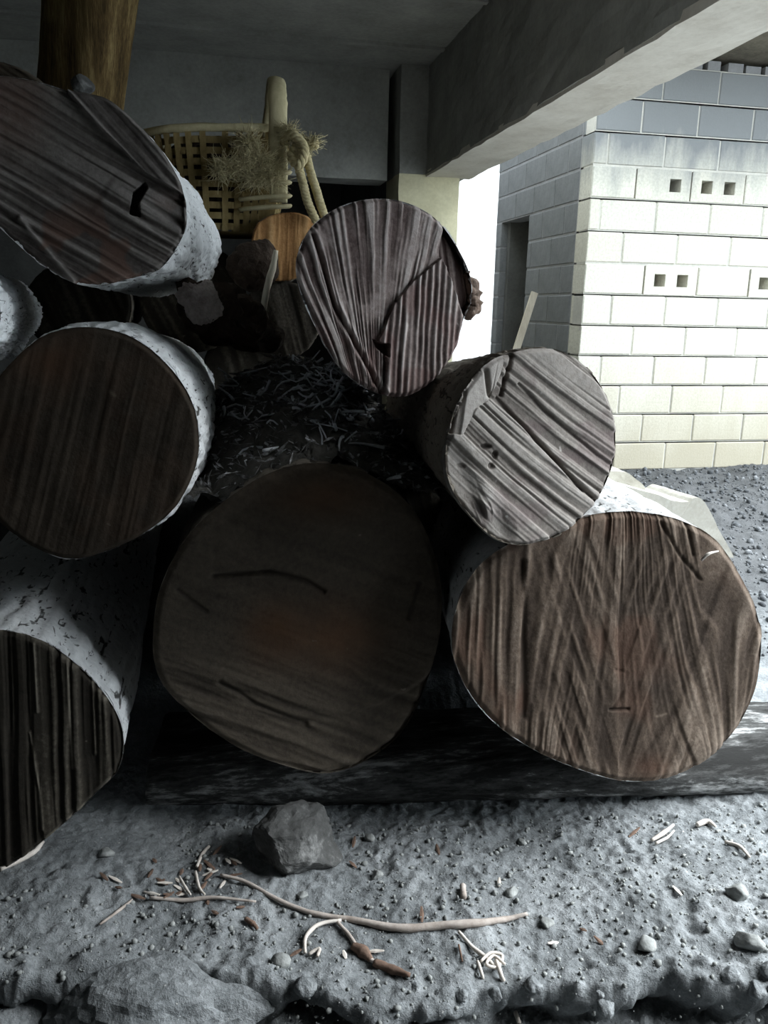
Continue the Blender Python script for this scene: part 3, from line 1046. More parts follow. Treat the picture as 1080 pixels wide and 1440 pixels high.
make_log('dim brown filler log added in the dark gap under the basket',  # filler log added to keep the back dark and carry the basket
         [(270, 345), (315, 355), (342, 390), (345, 430), (328, 470), (285, 495), (240, 488), (205, 455), (197, 415), (210, 375), (238, 350)],
         2.92, (0.0, 0.0), (300, 430), 1.2, WOOD['B0'], BARK['brown'], relief_plain(60, 9, 54), 60, seed=11)
make_log('dim brown filler log added in the dark gap under the small orange log',  # another added filler, darkens the back and supports the orange log
         [(392, 396), (425, 402), (446, 428), (450, 460), (432, 492), (398, 505), (365, 497), (342, 470), (340, 435), (358, 406)],
         2.80, (0.0, 0.0), (340, 430), 1.2, WOOD['B0'], BARK['brown'], relief_plain(75, 9, 55), 60, seed=12)

make_log('dim brown filler log added in the dark gap over the litter heap',  # added so the gap beside the heap stays dark
         [(345, 462), (385, 470), (408, 500), (410, 535), (390, 570), (350, 585), (312, 572), (290, 540), (288, 505), (308, 474)],
         3.05, (0.0, 0.0), (320, 440), 1.2, WOOD['B0'], BARK['brown'], relief_plain(75, 9, 57), 50, seed=14)
make_log('dim brown filler log added in the dark gap below the ash grey log',  # added to darken this gap and give the post a footing
         [(105, 366), (150, 374), (178, 402), (184, 440), (166, 478), (122, 498), (72, 490), (40, 460), (34, 420), (56, 384)],
         2.62, (0.0, 0.0), (250, 430), 1.0, WOOD['B0'], BARK['brown'], relief_plain(65, 9, 58), 60, seed=15)
make_log('dim brown filler log added between the two big bottom logs to block light',  # light blocker added to close the leak between the bottom logs
         [(590, 686), (613, 695), (626, 717), (623, 742), (606, 760), (581, 762), (561, 749), (555, 724), (566, 699)],
         2.05, (0.0, 0.0), (480, 470), 0.7, WOOD['B0'], BARK['brown'], relief_plain(75, 9, 56), 50, seed=13)

# torn stub of wood on the broken side of the top log
stub = []
P = [ony(652, 385, 1.66), ony(663, 410, 1.67), ony(664, 432, 1.67), ony(658, 446, 1.66)]
sb = MB()
sb.tube(open_curve(P, 6), [0.010, 0.020, 0.020, 0.010], 20, 0.8, 0.8, 4)
M['splinter'] = grainy('splintered_wood', [(0.3, (0.08, 0.05, 0.038)), (0.55, (0.22, 0.16, 0.125)), (0.75, (0.42, 0.34, 0.29))], 10, 80, 0.8, 0.01, stretch=(3, 3, 0.6))
tag(sb.build('broken_stub', M['splinter'], t1root), 'torn wooden stub')

# ------------------------------------------------------------------ squared bearer timber under the logs
M['timber'] = grainy('weathered_timber', [(0.44, (0.016, 0.016, 0.015)), (0.53, (0.06, 0.06, 0.058)), (0.62, (0.42, 0.42, 0.41))], 5, 50, 0.8, 0.012, stretch=(0.35, 1.5, 1.5))
nb_, nl_ = 48, 140
tb = np.linspace(0, 2 * math.pi, nb_, endpoint=False)
tl_ = np.linspace(0, 1, nl_)
TB, TLn = np.meshgrid(tb, tl_)
TB, TLn = TB.ravel(), TLn.ravel()
e0, e1 = np.array([-0.16, 1.83, 0.045]), np.array([2.0, 1.57, 0.035])
ax_ = (e1 - e0) / np.linalg.norm(e1 - e0)
sx_ = np.cross(ax_, [0, 0, 1.0])
sq = lambda v, p: np.sign(v) * np.abs(v) ** p
hw = 0.165 + 0.04 * (fbm(TLn * 9, np.cos(TB) + 4, np.sin(TB) + 4, 61, 3) - 0.5)
hh = 0.06 + 0.035 * (fbm(TLn * 12, np.cos(TB) * 2 + 4, np.sin(TB) * 2 + 4, 62, 4) - 0.5)
BVt = e0 + np.outer(TLn, e1 - e0) + np.outer(sq(np.cos(TB), 0.55) * hw, sx_) + np.outer(sq(np.sin(TB), 0.7) * hh, [0, 0, 1])
BVt = np.vstack([BVt, BVt[:nb_].mean(0), BVt[-nb_:].mean(0)])
ft = [tuple(f) for f in grid_faces(nb_, nl_, True)] + [((i + 1) % nb_, i, nb_ * nl_) for i in range(nb_)] + [((nl_ - 1) * nb_ + i, (nl_ - 1) * nb_ + (i + 1) % nb_, nb_ * nl_ + 1) for i in range(nb_)]
tag(mesh_obj('bearer_timber', BVt, ft, M['timber']), 'long weathered timber lying crosswise on the ground under the bottom logs', 'timber')


# ------------------------------------------------------------------ stones
def rock_mesh(size, seed, sub=4, facets=9, amp=0.12, fine=0.03):
    bm = bmesh.new()
    bmesh.ops.create_icosphere(bm, subdivisions=sub, radius=1.0)
    V = np.array([v.co[:] for v in bm.verts])
    rs = np.random.RandomState(seed)
    for _ in range(facets):
        nn = rs.normal(size=3)
        nn /= np.linalg.norm(nn)
        d = rs.uniform(0.5, 0.85)
        k = V @ nn - d
        V = V - np.outer(np.clip(k, 0, None) * 0.92, nn)
    nz = fbm(V[:, 0] * 2 + 9, V[:, 1] * 2 + 9, V[:, 2] * 2 + 9, seed, 3) - 0.5
    nf = fbm(V[:, 0] * 9 + 9, V[:, 1] * 9 + 9, V[:, 2] * 9 + 9, seed + 5, 3) - 0.5
    V = V * (1 + amp * 2 * nz + fine * 2 * nf)[:, None] * np.array(size)
    Fs = [tuple(v.index for v in f.verts) for f in bm.faces]
    bm.free()
    return V, Fs


def rock(name, loc, size, seed, label, cat='stone', mat='stone', rotz=0.0, sub=4, group=None, sm=False, **kw):
    V, Fs = rock_mesh(size, seed, sub, **kw)
    c, s_ = math.cos(rotz), math.sin(rotz)
    V = V @ np.array([[c, s_, 0], [-s_, c, 0], [0, 0, 1]])
    o = mesh_obj(name, V, Fs, M[mat], None, sm)
    o.location = tuple(map(float, loc))
    return tag(o, label, cat, group)


M['rock_grey'] = grainy('grey_rock', [(0.34, (0.035, 0.035, 0.033)), (0.53, (0.09, 0.09, 0.087)), (0.68, (0.32, 0.32, 0.31))], 8, 50, 0.6, 0.01)
pc = ony(418, 1165, 1.44)
rock('stone', (pc[0], pc[1] + 0.01, 0.045), (0.105, 0.075, 0.078), 14, 'angular grey stone on the ground below the bottom centre log', mat='rock_grey', rotz=0.3, sub=5, facets=12, amp=0.16, fine=0.05)
p = onz(225, 1405, -0.02)
rock('boulder', (p[0], p[1], -0.075), (0.20, 0.12, 0.105), 23, 'large earth-caked boulder in the foreground ledge at the lower left', 'boulder', 'dirt', rotz=-0.3, sub=5, facets=10, amp=0.14, fine=0.06)
p = onz(30, 1400, -0.02)
rock('boulder', (p[0] - 0.03, p[1], -0.08), (0.14, 0.10, 0.10), 29, 'earth-caked boulder in the lower left corner of the ledge', 'boulder', 'dirt', rotz=0.5, sub=5, facets=10, amp=0.14, fine=0.06)

# clods and stones told apart on the dirt floor
stones = [(530, 1233, 0.012, 'small grey stone on the floor to the right of the angular stone'), (1035, 1260, 0.02, 'grey stone at the right edge of the floor below the curved straw'), (1055, 1330, 0.024, 'largest loose stone, flat and grey, at the lower right edge'), (720, 1255, 0.013, 'small grey stone above the right tip of the long root'), (770, 1300, 0.012, "small dark stone just right of the long root's tip"), (150, 1205, 0.014, 'small grey stone in front of the black log end'), (735, 1185, 0.01, 'small stone in front of the timber between the two big bottom logs'), (395, 1355, 0.015, 'small round stone left of the hooked straw'), (900, 1400, 0.018, 'rounded grey stone on the ledge at the lower right'), (520, 1180, 0.01, 'small stone close to the timber right of the angular stone'), (425, 1262, 0.01, 'small stone just above the middle of the long root')]
for i, (x, y, r_, lab_) in enumerate(stones):
    p = onz(x, y, 0.0)
    p[2] = float(ground_z(p[0], p[1]))
    p = onz(x, y, p[2])
    rock('stone', (p[0], p[1], float(ground_z(p[0], p[1])) + r_ * 0.35), (r_ * 1.2, r_, r_ * 0.8), 100 + i, lab_, mat='stone', rotz=i * 1.3, sub=3, sm=True, fine=0.08, group='loose stones on the dirt floor', facets=6)

rs = np.random.RandomState(9)
for i in range(18):
    x = rs.uniform(-0.05, 0.95)
    y = float(ledge_y(x)) + rs.normal(0.0, 0.018)
    r_ = rs.uniform(0.006, 0.018)
    rock('earth_clod', (x, y, float(ground_z(x, y + 0.02)) - r_ * 0.2), (r_ * 1.2, r_, r_ * 0.9), 300 + i, 'crumbling grey earth clod on the edge of the foreground ledge', 'clod', 'dirt', rotz=i * 0.9, sub=3, group='earth clods along the ledge', facets=3, amp=0.3, fine=0.16, sm=True)

# grit nobody could count
ico = bmesh.new()
bmesh.ops.create_icosphere(ico, subdivisions=1, radius=1.0)
IV = np.array([v.co[:] for v in ico.verts])
IF = np.array([[v.index for v in f.verts] for f in ico.faces])
ico.free()


def grit(name, n, xr, yr, rr, mat, label, seed, yard_=False):
    rs = np.random.RandomState(seed)
    xs, ys = rs.uniform(*xr, n), rs.uniform(*yr, n)
    r_ = rr[0] * (rr[1] / rr[0]) ** (rs.rand(n) ** 2.2)
    if not yard_:
        keep = (ys < 1.62 - (xs + 0.16) * 0.12) & ~((xs < -0.1) & (ys > 1.4)) & (np.hypot(xs - pc[0], ys - pc[1]) > 0.11) & ~((xs < 0.06) & (ys < 1.2))
        xs, ys, r_ = xs[keep], ys[keep], r_[keep]
        n = len(xs)
    zs = ground_z(xs, ys)
    if yard_:
        zs = zs + smooth(1.5, 2.2, xs) * smooth(1.8, 2.6, ys) * 0.05 * (fbm(xs * 7, ys * 7, 0, 77, 4) - 0.5)
    sc = rs.uniform(0.5, 1.2, (n, 1, 3)) * r_[:, None, None]
    V = IV[None] * sc * rs.uniform(0.8, 1.2, (n, len(IV), 1)) + np.stack([xs, ys, zs + r_ * 0.3], 1)[:, None, :]
    Fs = (IF[None] + (np.arange(n) * len(IV))[:, None, None]).reshape(-1, 3)
    o = mesh_obj(name, V.reshape(-1, 3), Fs, M[mat], None, False)
    return tag(o, label, 'gravel', kind='stuff')


grit('grit', 9000, (-0.8, 1.5), (0.85, 1.75), (0.0012, 0.0065), 'stone', 'fine grit and crumbs strewn over the dirt floor', 5)
M['yard_dark'] = grainy('wet_rubble', [(0.3, (0.03, 0.033, 0.036)), (0.5, (0.10, 0.105, 0.11)), (0.72, (0.36, 0.37, 0.38))], 6, 40, 0.6, 0.01)
grit('rubble', 7000, (1.5, 4.6), (2.2, 5.28), (0.004, 0.022), 'yard_dark', 'dark gravel and leaf scraps covering the yard', 6, True)

# ------------------------------------------------------------------ broken concrete slab behind the right-hand logs
def prism(outline, Y, depth, rough=0.006, seed=0, skew=(0, 0)):
    pts = catmull(outline, 3)
    A = np.array([ony(x, y, Y) for x, y in pts])
    n = len(A)
    V, layers = [], 5
    for k in range(layers):
        t = k / (layers - 1)
        L_ = A + np.array([skew[0] * t, depth * t, skew[1] * t])
        c = L_.mean(0)
        sh = 0.985 if k in (0, layers - 1) else 1.0
        L_ = c + (L_ - c) * sh
        L_ = L_ + rough * 2 * np.stack([fbm(L_[:, 0] * 20, L_[:, 1] * 20, L_[:, 2] * 20, seed + q, 3) - 0.5 for q in range(3)], 1)
        V.append(L_)
    V = np.vstack(V + [V[0].mean(0)[None], V[-1].mean(0)[None]])
    Fs = [tuple(f) for f in grid_faces(n, layers, True)]
    Fs += [((i + 1) % n, i, n * layers) for i in range(n)] + [((layers - 1) * n + i, (layers - 1) * n + (i + 1) % n, n * layers + 1) for i in range(n)]
    return V, Fs


M['pale_concrete'] = grainy('pale_concrete', [(0.3, (0.26, 0.245, 0.205)), (0.55, (0.37, 0.355, 0.31)), (0.75, (0.5, 0.49, 0.44))], 7, 60, 0.4, 0.006)
V, Fs = prism([(838, 682), (905, 690), (960, 706), (978, 700), (992, 706), (1012, 745), (1036, 792), (1004, 796), (968, 776), (900, 776), (838, 780)], 3.25, 0.30, seed=3, skew=(-0.05, 0.0))
tag(mesh_obj('concrete_slab', V, Fs, M['pale_concrete'], None, False), 'broken pale concrete slab lying in the yard behind the bottom right log', 'slab')
V, Fs = prism([(850, 664), (880, 664), (900, 678), (908, 690), (880, 686), (848, 682)], 3.45, 0.16, seed=4)
tag(mesh_obj('concrete_fragment', V, Fs, M['pale_concrete'], None, False), 'small pale concrete fragment on top of the broken slab', 'fragment')

# pale lath leaning by the doorway
lt = MB()
a_, b_ = np.array([2.02, 6.0, 0.02]), np.array([2.40, 6.1, 1.24])
d_ = (b_ - a_) / np.linalg.norm(b_ - a_)
s__ = np.cross(d_, [0, 1.0, 0])
s__ /= np.linalg.norm(s__)
w__ = np.cross(s__, d_)
ring = [a_ + s__ * u * 0.028 + w__ * v * 0.010 for u, v in ((-1, -1), (1, -1), (1, 1), (-1, 1))] + [b_ + s__ * u * 0.026 + w__ * v * 0.010 for u, v in ((-1, -1), (1, -1), (1, 1), (-1, 1))]
lt.add(ring, [(0, 1, 2, 3), (7, 6, 5, 4), (0, 4, 5, 1), (1, 5, 6, 2), (2, 6, 7, 3), (3, 7, 4, 0)])
M['pale_wood'] = grainy('pale_dry_wood', [(0.3, (0.42, 0.36, 0.27)), (0.6, (0.66, 0.6, 0.48))], 8, 60, 0.4, 0.006, stretch=(3, 3, 0.5))
tag(lt.build('wooden_lath', M['pale_wood'], None, False), 'pale wooden lath leaning against the block wall by the doorway', 'lath')

# ------------------------------------------------------------------ wooden post at the upper left
M['post_wood'] = grainy('post_wood', [(0.36, (0.025, 0.016, 0.007)), (0.5, (0.11, 0.072, 0.028)), (0.66, (0.30, 0.225, 0.10))], 5, 60, 0.7, 0.012, stretch=(4, 4, 0.35))
pb = ony(112, 150, 2.75)
pt = ony(128, 0, 2.75)
ext = pt + (pt - pb) / (pt[2] - pb[2]) * (2.70 - pt[2])
low = pb + (pb - pt) / (pt[2] - pb[2]) * (pb[2] - 1.245)
npt, nlp = 40, 60
tp = np.linspace(0, 2 * math.pi, npt, endpoint=False)
TP, TQ = np.meshgrid(tp, np.linspace(0, 1, nlp))
TP, TQ = TP.ravel(), TQ.ravel()
rp = (0.098 + 0.03 * TQ) * (1 + 0.16 * (fbm(np.cos(TP) * 1.6 + 3, np.sin(TP) * 1.6 + 3, TQ * 5, 71, 4) - 0.5))
ca_, sa_ = sq(np.cos(TP), 0.55), sq(np.sin(TP), 0.55)
rot_ = math.radians(-28)
PV = low + np.outer(TQ, ext - low)
PV[:, 0] += rp * (ca_ * math.cos(rot_) - sa_ * math.sin(rot_))
PV[:, 1] += rp * (ca_ * math.sin(rot_) + sa_ * math.cos(rot_))
PV = np.vstack([PV, PV[-npt:].mean(0)])
pf = [tuple(f) for f in grid_faces(npt, nlp, True)] + [((nlp - 1) * npt + i, (nlp - 1) * npt + (i + 1) % npt, npt * nlp) for i in range(npt)]
tag(mesh_obj('wooden_post', PV, pf, M['post_wood']), 'thick brown wooden post rising to the ceiling behind the upper left log', 'post')
p = ony(116, 124, 1.63)
rock('stone', (p[0], p[1], p[2]), (0.021, 0.02, 0.022), 62, 'small pale stone perched on the ash grey log beside the post', mat='rock_grey', sub=3)

# ------------------------------------------------------------------ bamboo basket with rope
M['bark_and_shade_dark'] = grainy('crumbling_bark_and_shade', [(0.3, (0.022, 0.016, 0.012)), (0.55, (0.06, 0.043, 0.032)), (0.75, (0.16, 0.125, 0.1))], 14, 70, 1.0, 0.02)  # dark bark; doubles as painted shade on the stump and in the basket
M['bamboo'] = grainy('bamboo_strip', [(0.3, (0.11, 0.075, 0.03)), (0.55, (0.26, 0.195, 0.085)), (0.75, (0.42, 0.335, 0.165))], 9, 70, 0.4, 0.005, stretch=(1, 1, 0.4))
M['bamboo_pale'] = grainy('bamboo_pale', [(0.3, (0.38, 0.33, 0.19)), (0.6, (0.58, 0.52, 0.33))], 9, 70, 0.3, 0.004, stretch=(2, 2, 0.4))
M['hemp'] = grainy('hemp_rope', [(0.3, (0.34, 0.28, 0.14)), (0.6, (0.58, 0.50, 0.30))], 30, 120, 0.6, 0.004)
M['fibre'] = grainy('coir_fibre', [(0.3, (0.34, 0.29, 0.15)), (0.6, (0.60, 0.53, 0.33))], 20, 90, 0.4, 0.004)
bc = np.array([0.015, 2.98, 1.33])
basket = thing('bamboo_basket', bc, 'woven bamboo basket with an upright bent handle on top of the stack', 'basket')
BRX, BRY, BH = 0.245, 0.19, 0.30


def bpt(a, t, off=0.0):
    k = 0.80 + 0.20 * t
    e = 0.75
    return bc + np.array([sq(math.cos(a), e) * (BRX * k + off), sq(math.sin(a), e) * (BRY * k + off), t * BH + 0.022 * t * math.cos(a)])


NS = 44
for i in range(NS):
    a = 2 * math.pi * (i + 0.5) / NS
    mb = MB()
    path = [bpt(a, t, 0.006 + 0.002 * math.sin(t * 30 + i * math.pi)) for t in np.linspace(0, 1.0, 19)]
    td, rd = np.array([-math.sin(a), math.cos(a), 0]), np.array([math.cos(a), math.sin(a), 0])
    if abs(math.sin(a)) > 0.5:
        td, rd = np.array([1.0, 0, 0]), np.array([0, math.copysign(1, math.sin(a)), 0])
    wv = 0.0095 if abs(math.sin(a)) > 0.5 else 0.0075
    SV = np.array([p_ + td * e * wv + rd * f for p_ in path for e, f in ((-1, -0.0015), (1, -0.0015), (1, 0.0015), (-1, 0.0015))])
    mb.add(SV, list(map(tuple, grid_faces(4, len(path), True))) + [(3, 2, 1, 0)])
    mb.build('stave', M['bamboo'], basket, False)
for k in range(9):
    t = 0.05 + 0.105 * k
    mb = MB()
    aa = np.linspace(0, 2 * math.pi, 133)
    path = [bpt(a, t, 0.0045 * math.cos(NS * a / 2 + k * math.pi)) for a in aa]
    # flat strip standing on edge
    Vs = []
    for p_ in path:
        Vs += [p_ + np.array([0, 0, -0.010]), p_ + np.array([0, 0, 0.010])]
    Vs = np.array(Vs)
    outw = Vs - np.array([bc[0], bc[1], 0])
    outw[:, 2] = 0
    outw /= np.linalg.norm(outw, axis=1)[:, None]
    nV = len(Vs)
    Vs = np.vstack([Vs, Vs + outw * 0.003])
    Fs = []
    for i in range(len(path) - 1):
        q = 2 * i
        Fs += [(q, q + 1, q + 3, q + 2), (nV + q, nV + q + 2, nV + q + 3, nV + q + 1), (q + 1, nV + q + 1, nV + q + 3, q + 3), (q, q + 2, nV + q + 2, nV + q)]
    mb.add(Vs, Fs)
    mb.build('weaver', M['bamboo'], basket, False)
mb = MB()
mb.tube([bpt(a, 1.0, 0.002) for a in np.linspace(0, 2 * math.pi, 90)], [0.016], 8, 0.8, 0.15)
mb.build('rim', M['bamboo_pale'], basket)
mb = MB()
ring_ = [bpt(a, 0.0) for a in np.linspace(0, 2 * math.pi, 40, endpoint=False)]
mb.add(np.vstack([ring_, [bc]]), [((i + 1) % 40, i, 40) for i in range(40)])
mb.build('basket_bottom', M['bamboo'], basket, False)
mb = MB()
hx = ony(390, 250, 2.8)[0]
hp = [(hx, 2.78, 1.42), (hx + 0.002, 2.775, 1.56), (hx + 0.003, 2.785, 1.70), (hx + 0.004, 2.82, 1.765), (hx + 0.005, 2.90, 1.80), (hx + 0.005, 3.02, 1.78), (hx, 3.12, 1.70), (hx - 0.005, 3.16, 1.50)]
mb.tube(open_curve(hp, 8), [0.014, 0.014, 0.013, 0.012], 14, 2.1, 0.12, 3)
mb.build('handle', M['bamboo_pale'], basket)
for k, (zz, w) in enumerate(((1.50, 0.0), (1.47, 0.004), (1.43, 0.008), (1.40, 0.006))):
    mb = MB()
    pth = [(hx - 0.12, 2.795, zz - 0.005), (hx - 0.06, 2.768, zz), (hx, 2.748, zz + 0.004), (hx + 0.03, 2.765, zz + 0.008), (hx + 0.035, 2.80, zz + 0.012)]
    mb.tube(open_curve(pth, 6), [0.011, 0.013, 0.011], 8, 0.6, 0.1, k)
    mb.build('binding', M['bamboo_pale'], basket)


mb = MB()
cv, cf = rock_mesh((0.205, 0.155, 0.14), 77, 4, 0, 0.15, 0.1)
mb.add(cv + bc + np.array([0, 0, 0.155]), cf)
tag(mb.build('basket_dark_fill', M['bark_and_shade_dark'], None), 'dark lump added inside the bamboo basket to blacken its gaps', 'fibre', kind='stuff')  # lump added so the spaces between the staves read dark


def fibre_tuft(name, pts, n, spread, length, label, seed):
    rs = np.random.RandomState(seed)
    mb = MB()
    pts = np.array(pts, float)
    for i in range(n):
        c = pts[rs.randint(len(pts))] + rs.normal(0, spread, 3) * np.array([1, 0.6, 0.8])
        d = rs.normal(size=3) * np.array([1.0, 0.5, 0.7])
        d /= np.linalg.norm(d)
        cu = rs.normal(0, 1.1, 3)
        L_ = length * rs.uniform(0.5, 1.2)
        path = [c + d * L_ * (t - 0.5) + cu * L_ * (t - 0.5) ** 2 for t in np.linspace(0, 1, 6)]
        mb.tube(path, [0.0006, 0.0011, 0.0006], 3)
    return tag(mb.build(name, M['fibre'], None), label, 'fibre', kind='stuff')


fibre_tuft('coir_fibre', [ony(x, y, 2.74) for x, y in ((310, 240), (325, 232), (345, 235), (350, 215), (365, 225), (370, 245), (380, 235), (355, 250), (385, 250), (348, 200))], 1500, 0.011, 0.06, 'loose tuft of pale yellow fibre caught in the basket rim', 3)
fibre_tuft('coir_fibre', [ony(x, y, 2.74) for x, y in ((405, 182), (412, 195), (418, 210), (425, 215), (432, 205), (440, 200), (418, 225))], 600, 0.008, 0.045, 'frayed pale fibre at the head of the rope beside the basket handle', 4)

rope = thing('rope', ony(440, 300, 2.72), 'pale twisted hemp rope hanging in two ends beside the basket handle', 'rope')


def twisted(path_pts, r0, turns, name):
    path = open_curve(path_pts, 14)
    n = len(path)
    tan = np.gradient(path, axis=0)
    tan /= np.linalg.norm(tan, axis=1)[:, None]
    ph = np.linspace(0, turns * 2 * math.pi, n)
    for k in range(3):
        P_ = []
        for i in range(n):
            s_ = np.cross(tan[i], [0, 1.0, 0.2])
            s_ /= np.linalg.norm(s_)
            w_ = np.cross(s_, tan[i])
            a = ph[i] + k * 2 * math.pi / 3
            P_.append(path[i] + (s_ * math.cos(a) + w_ * math.sin(a)) * r0 * 0.55)
        mb = MB()
        mb.tube(P_, [r0 * 0.62], 7)
        mb.build(name, M['hemp'], rope)


twisted([ony(415, 205, 2.72), ony(420, 235, 2.70), ony(427, 262, 2.69), ony(433, 285, 2.69), ony(445, 312, 2.70)], 0.0125, 6, 'strand')
twisted([ony(430, 215, 2.73), ony(436, 240, 2.71), ony(444, 265, 2.70), ony(450, 285, 2.70), ony(457, 306, 2.71)], 0.0125, 6, 'strand')
twisted([ony(398, 200, 2.76), ony(412, 190, 2.72), ony(428, 210, 2.69), ony(420, 232, 2.68), ony(410, 218, 2.72), ony(425, 205, 2.75), ony(446, 202, 2.74)], 0.014, 7, 'knot')

# ------------------------------------------------------------------ broken wood between the logs
mb = MB()
q0, q1, q2 = ony(278, 428, 1.82), ony(305, 440, 2.0), ony(365, 468, 2.45)
mb.tube(open_curve([q0, q1, q2], 16), [0.030, 0.05, 0.052, 0.055, 0.055, 0.06], 36, 1.0, 0.7, 8)
M['stub_wood'] = grainy('stub_wood', [(0.3, (0.22, 0.17, 0.15)), (0.52, (0.5, 0.44, 0.41)), (0.72, (0.72, 0.66, 0.63))], 14, 70, 0.9, 0.015)
bst = tag(mb.build('branch_stump', M['bark_and_shade_dark'], None, False), 'broken pinkish grey branch stump poking out below the ash grey log', 'branch')  # shadow along the branch body put into its dark colour
mb = MB()
ev_, ef_ = rock_mesh((0.044, 0.04, 0.046), 91, 5, 4, 0.3, 0.16)
mb.add(ev_ + q0 + np.array([0.004, 0.01, 0.004]), ef_)
tag(mb.build('broken_end', M['stub_wood'], bst, False), 'pale splintered end')
p = ony(356, 372, 2.5)
rock('bark_chunk', p, (0.072, 0.06, 0.078), 71, 'dark crumbling bark chunk beside the small orange log', 'bark', 'bark_and_shade_dark', sub=4, facets=4, amp=0.2, fine=0.08)
mb = MB()
mb.tube(open_curve([ony(388, 352, 2.42), ony(384, 375, 2.42), ony(376, 402, 2.43), ony(370, 440, 2.45)], 6), [0.008, 0.013, 0.011], 8, 0.8, 0.2, 2)
tag(mb.build('stick', M['pale_wood'], None), 'short pale stick standing in front of the small orange log', 'stick')

# litter heap on the back of the bottom centre log
M['litter'] = grainy('litter', [(0.3, (0.03, 0.03, 0.028)), (0.55, (0.09, 0.085, 0.075)), (0.8, (0.2, 0.2, 0.19))], 12, 70, 0.9, 0.02)
hx_, hy_ = np.meshgrid(np.linspace(-1, 1, 90), np.linspace(-1, 1, 90))
hx_, hy_ = hx_.ravel(), hy_.ravel()
HC = np.array([0.20, 2.12, 0.79])


def heap_z(u, v):
    return HC[2] + 0.24 * np.clip(1 - u ** 2 - 0.8 * v ** 2, -0.3, 1) * (0.8 + 0.2 * v) * 0.85 + 0.07 * (fbm(u * 5 + 3, v * 9 + 3, 0, 81, 5, 0.65) - 0.5)


HV = np.stack([HC[0] + hx_ * 0.26, HC[1] + hy_ * 0.58, heap_z(hx_, hy_)], 1)
tag(mesh_obj('leaf_litter', HV, grid_faces(90, 90), M['litter']), 'dark heap of leaf litter piled on the back of the bottom centre log', 'litter', kind='stuff')
rs = np.random.RandomState(15)
mb = MB()
for i in range(2600):
    u, v = rs.uniform(-0.95, 0.95), rs.uniform(-1, 0.8)
    c = np.array([HC[0] + u * 0.26, HC[1] + v * 0.58, float(heap_z(u, v)) + rs.uniform(-0.002, 0.01)])
    d = rs.normal(size=3) * np.array([1, 1, 0.5])
    d *= rs.uniform(0.006, 0.022) / np.linalg.norm(d)
    e = rs.normal(size=3)
    e *= rs.uniform(0.0015, 0.005) / np.linalg.norm(e)
    mb.add([c - d, c + e, c + d, c - e + np.array([0, 0, 0.002])], [(0, 1, 2), (0, 2, 3)])
M['scrap'] = grainy('litter_scraps', [(0.36, (0.04, 0.038, 0.036)), (0.52, (0.2, 0.198, 0.195)), (0.64, (0.6, 0.6, 0.62))], 30, 60, 0.3, 0.004)
tag(mb.build('litter_scraps', M['scrap'], None, False), 'small dry leaf scraps and splinters covering the litter heap', 'litter', kind='stuff')
M['twig_dry'] = grainy('dry_twig', [(0.3, (0.3, 0.31, 0.34)), (0.5, (0.55, 0.57, 0.6)), (0.7, (0.75, 0.76, 0.78))], 20, 90, 0.4, 0.004)
rs = np.random.RandomState(12)
for i in range(130):
    u, v = rs.uniform(-0.75, 0.85), rs.uniform(-0.95, 0.5)
    if i % 2:
        u, v = rs.normal(0.25, 0.22), rs.normal(-0.45, 0.25)
    c = np.array([HC[0] + u * 0.26, HC[1] + v * 0.58, float(heap_z(u, v)) + rs.uniform(0.0, 0.012)])
    d = rs.normal(size=3) * np.array([1, 0.7, 0.45])
    d /= np.linalg.norm(d)
    L_ = rs.uniform(0.02, 0.085)
    cu = rs.normal(0, 0.6, 3)
    V, Fs = tube_data([c + d * L_ * (t - 0.5) + cu * L_ * (t - 0.5) ** 2 for t in np.linspace(0, 1, 5)], [0.0034 * rs.uniform(0.4, 1.3), 0.0016], 5)
    tag(mesh_obj('twig', V, Fs, M['twig_dry']), 'thin dry grey twig tangled in the litter heap', 'twig', 'twigs on the litter heap')
M['husk'] = grainy('pale_husk', [(0.3, (0.5, 0.45, 0.3)), (0.6, (0.75, 0.7, 0.52))], 20, 80, 0.3, 0.004)
for (x, y, r_, lab) in ((447, 521, 0.016, 'round pale husk lying on the litter heap by the top log'), (462, 522, 0.013, 'elongated pale husk beside the round one on the litter heap'), (424, 505, 0.008, 'tiny pale scrap at the top of the litter heap')):
    p = ony(x, y, 2.3)
    rock('husk', p, (r_ * 1.3, r_, r_), 90 + x, lab, 'husk', 'husk', sub=2, facets=2)


# ------------------------------------------------------------------ sticks, roots and straws on the floor
def floor_path(pts, lift):
    out = []
    for x, y in pts:
        p = onz(x, y, 0)
        for _ in range(3):
            p = onz(x, y, float(ground_z(p[0], p[1])) + lift)
        out.append(p)
    return out


M['root'] = grainy('dry_root', [(0.3, (0.22, 0.18, 0.15)), (0.6, (0.46, 0.41, 0.37))], 20, 90, 0.5, 0.005)
M['straw'] = grainy('dry_straw', [(0.3, (0.42, 0.37, 0.32)), (0.6, (0.68, 0.63, 0.57))], 20, 90, 0.3, 0.004)
M['dark_wood'] = grainy('rotten_wood', [(0.3, (0.06, 0.04, 0.03)), (0.6, (0.18, 0.12, 0.09))], 20, 90, 0.6, 0.006)


def stick(name, pts, radii, mat, label, cat, lift=0.006, n=8, rough=0.15):
    V, Fs = tube_data(open_curve(floor_path(pts, lift), 6), radii, n, 1.0, rough, len(label))
    return tag(mesh_obj(name, V, Fs, M[mat]), label, cat)


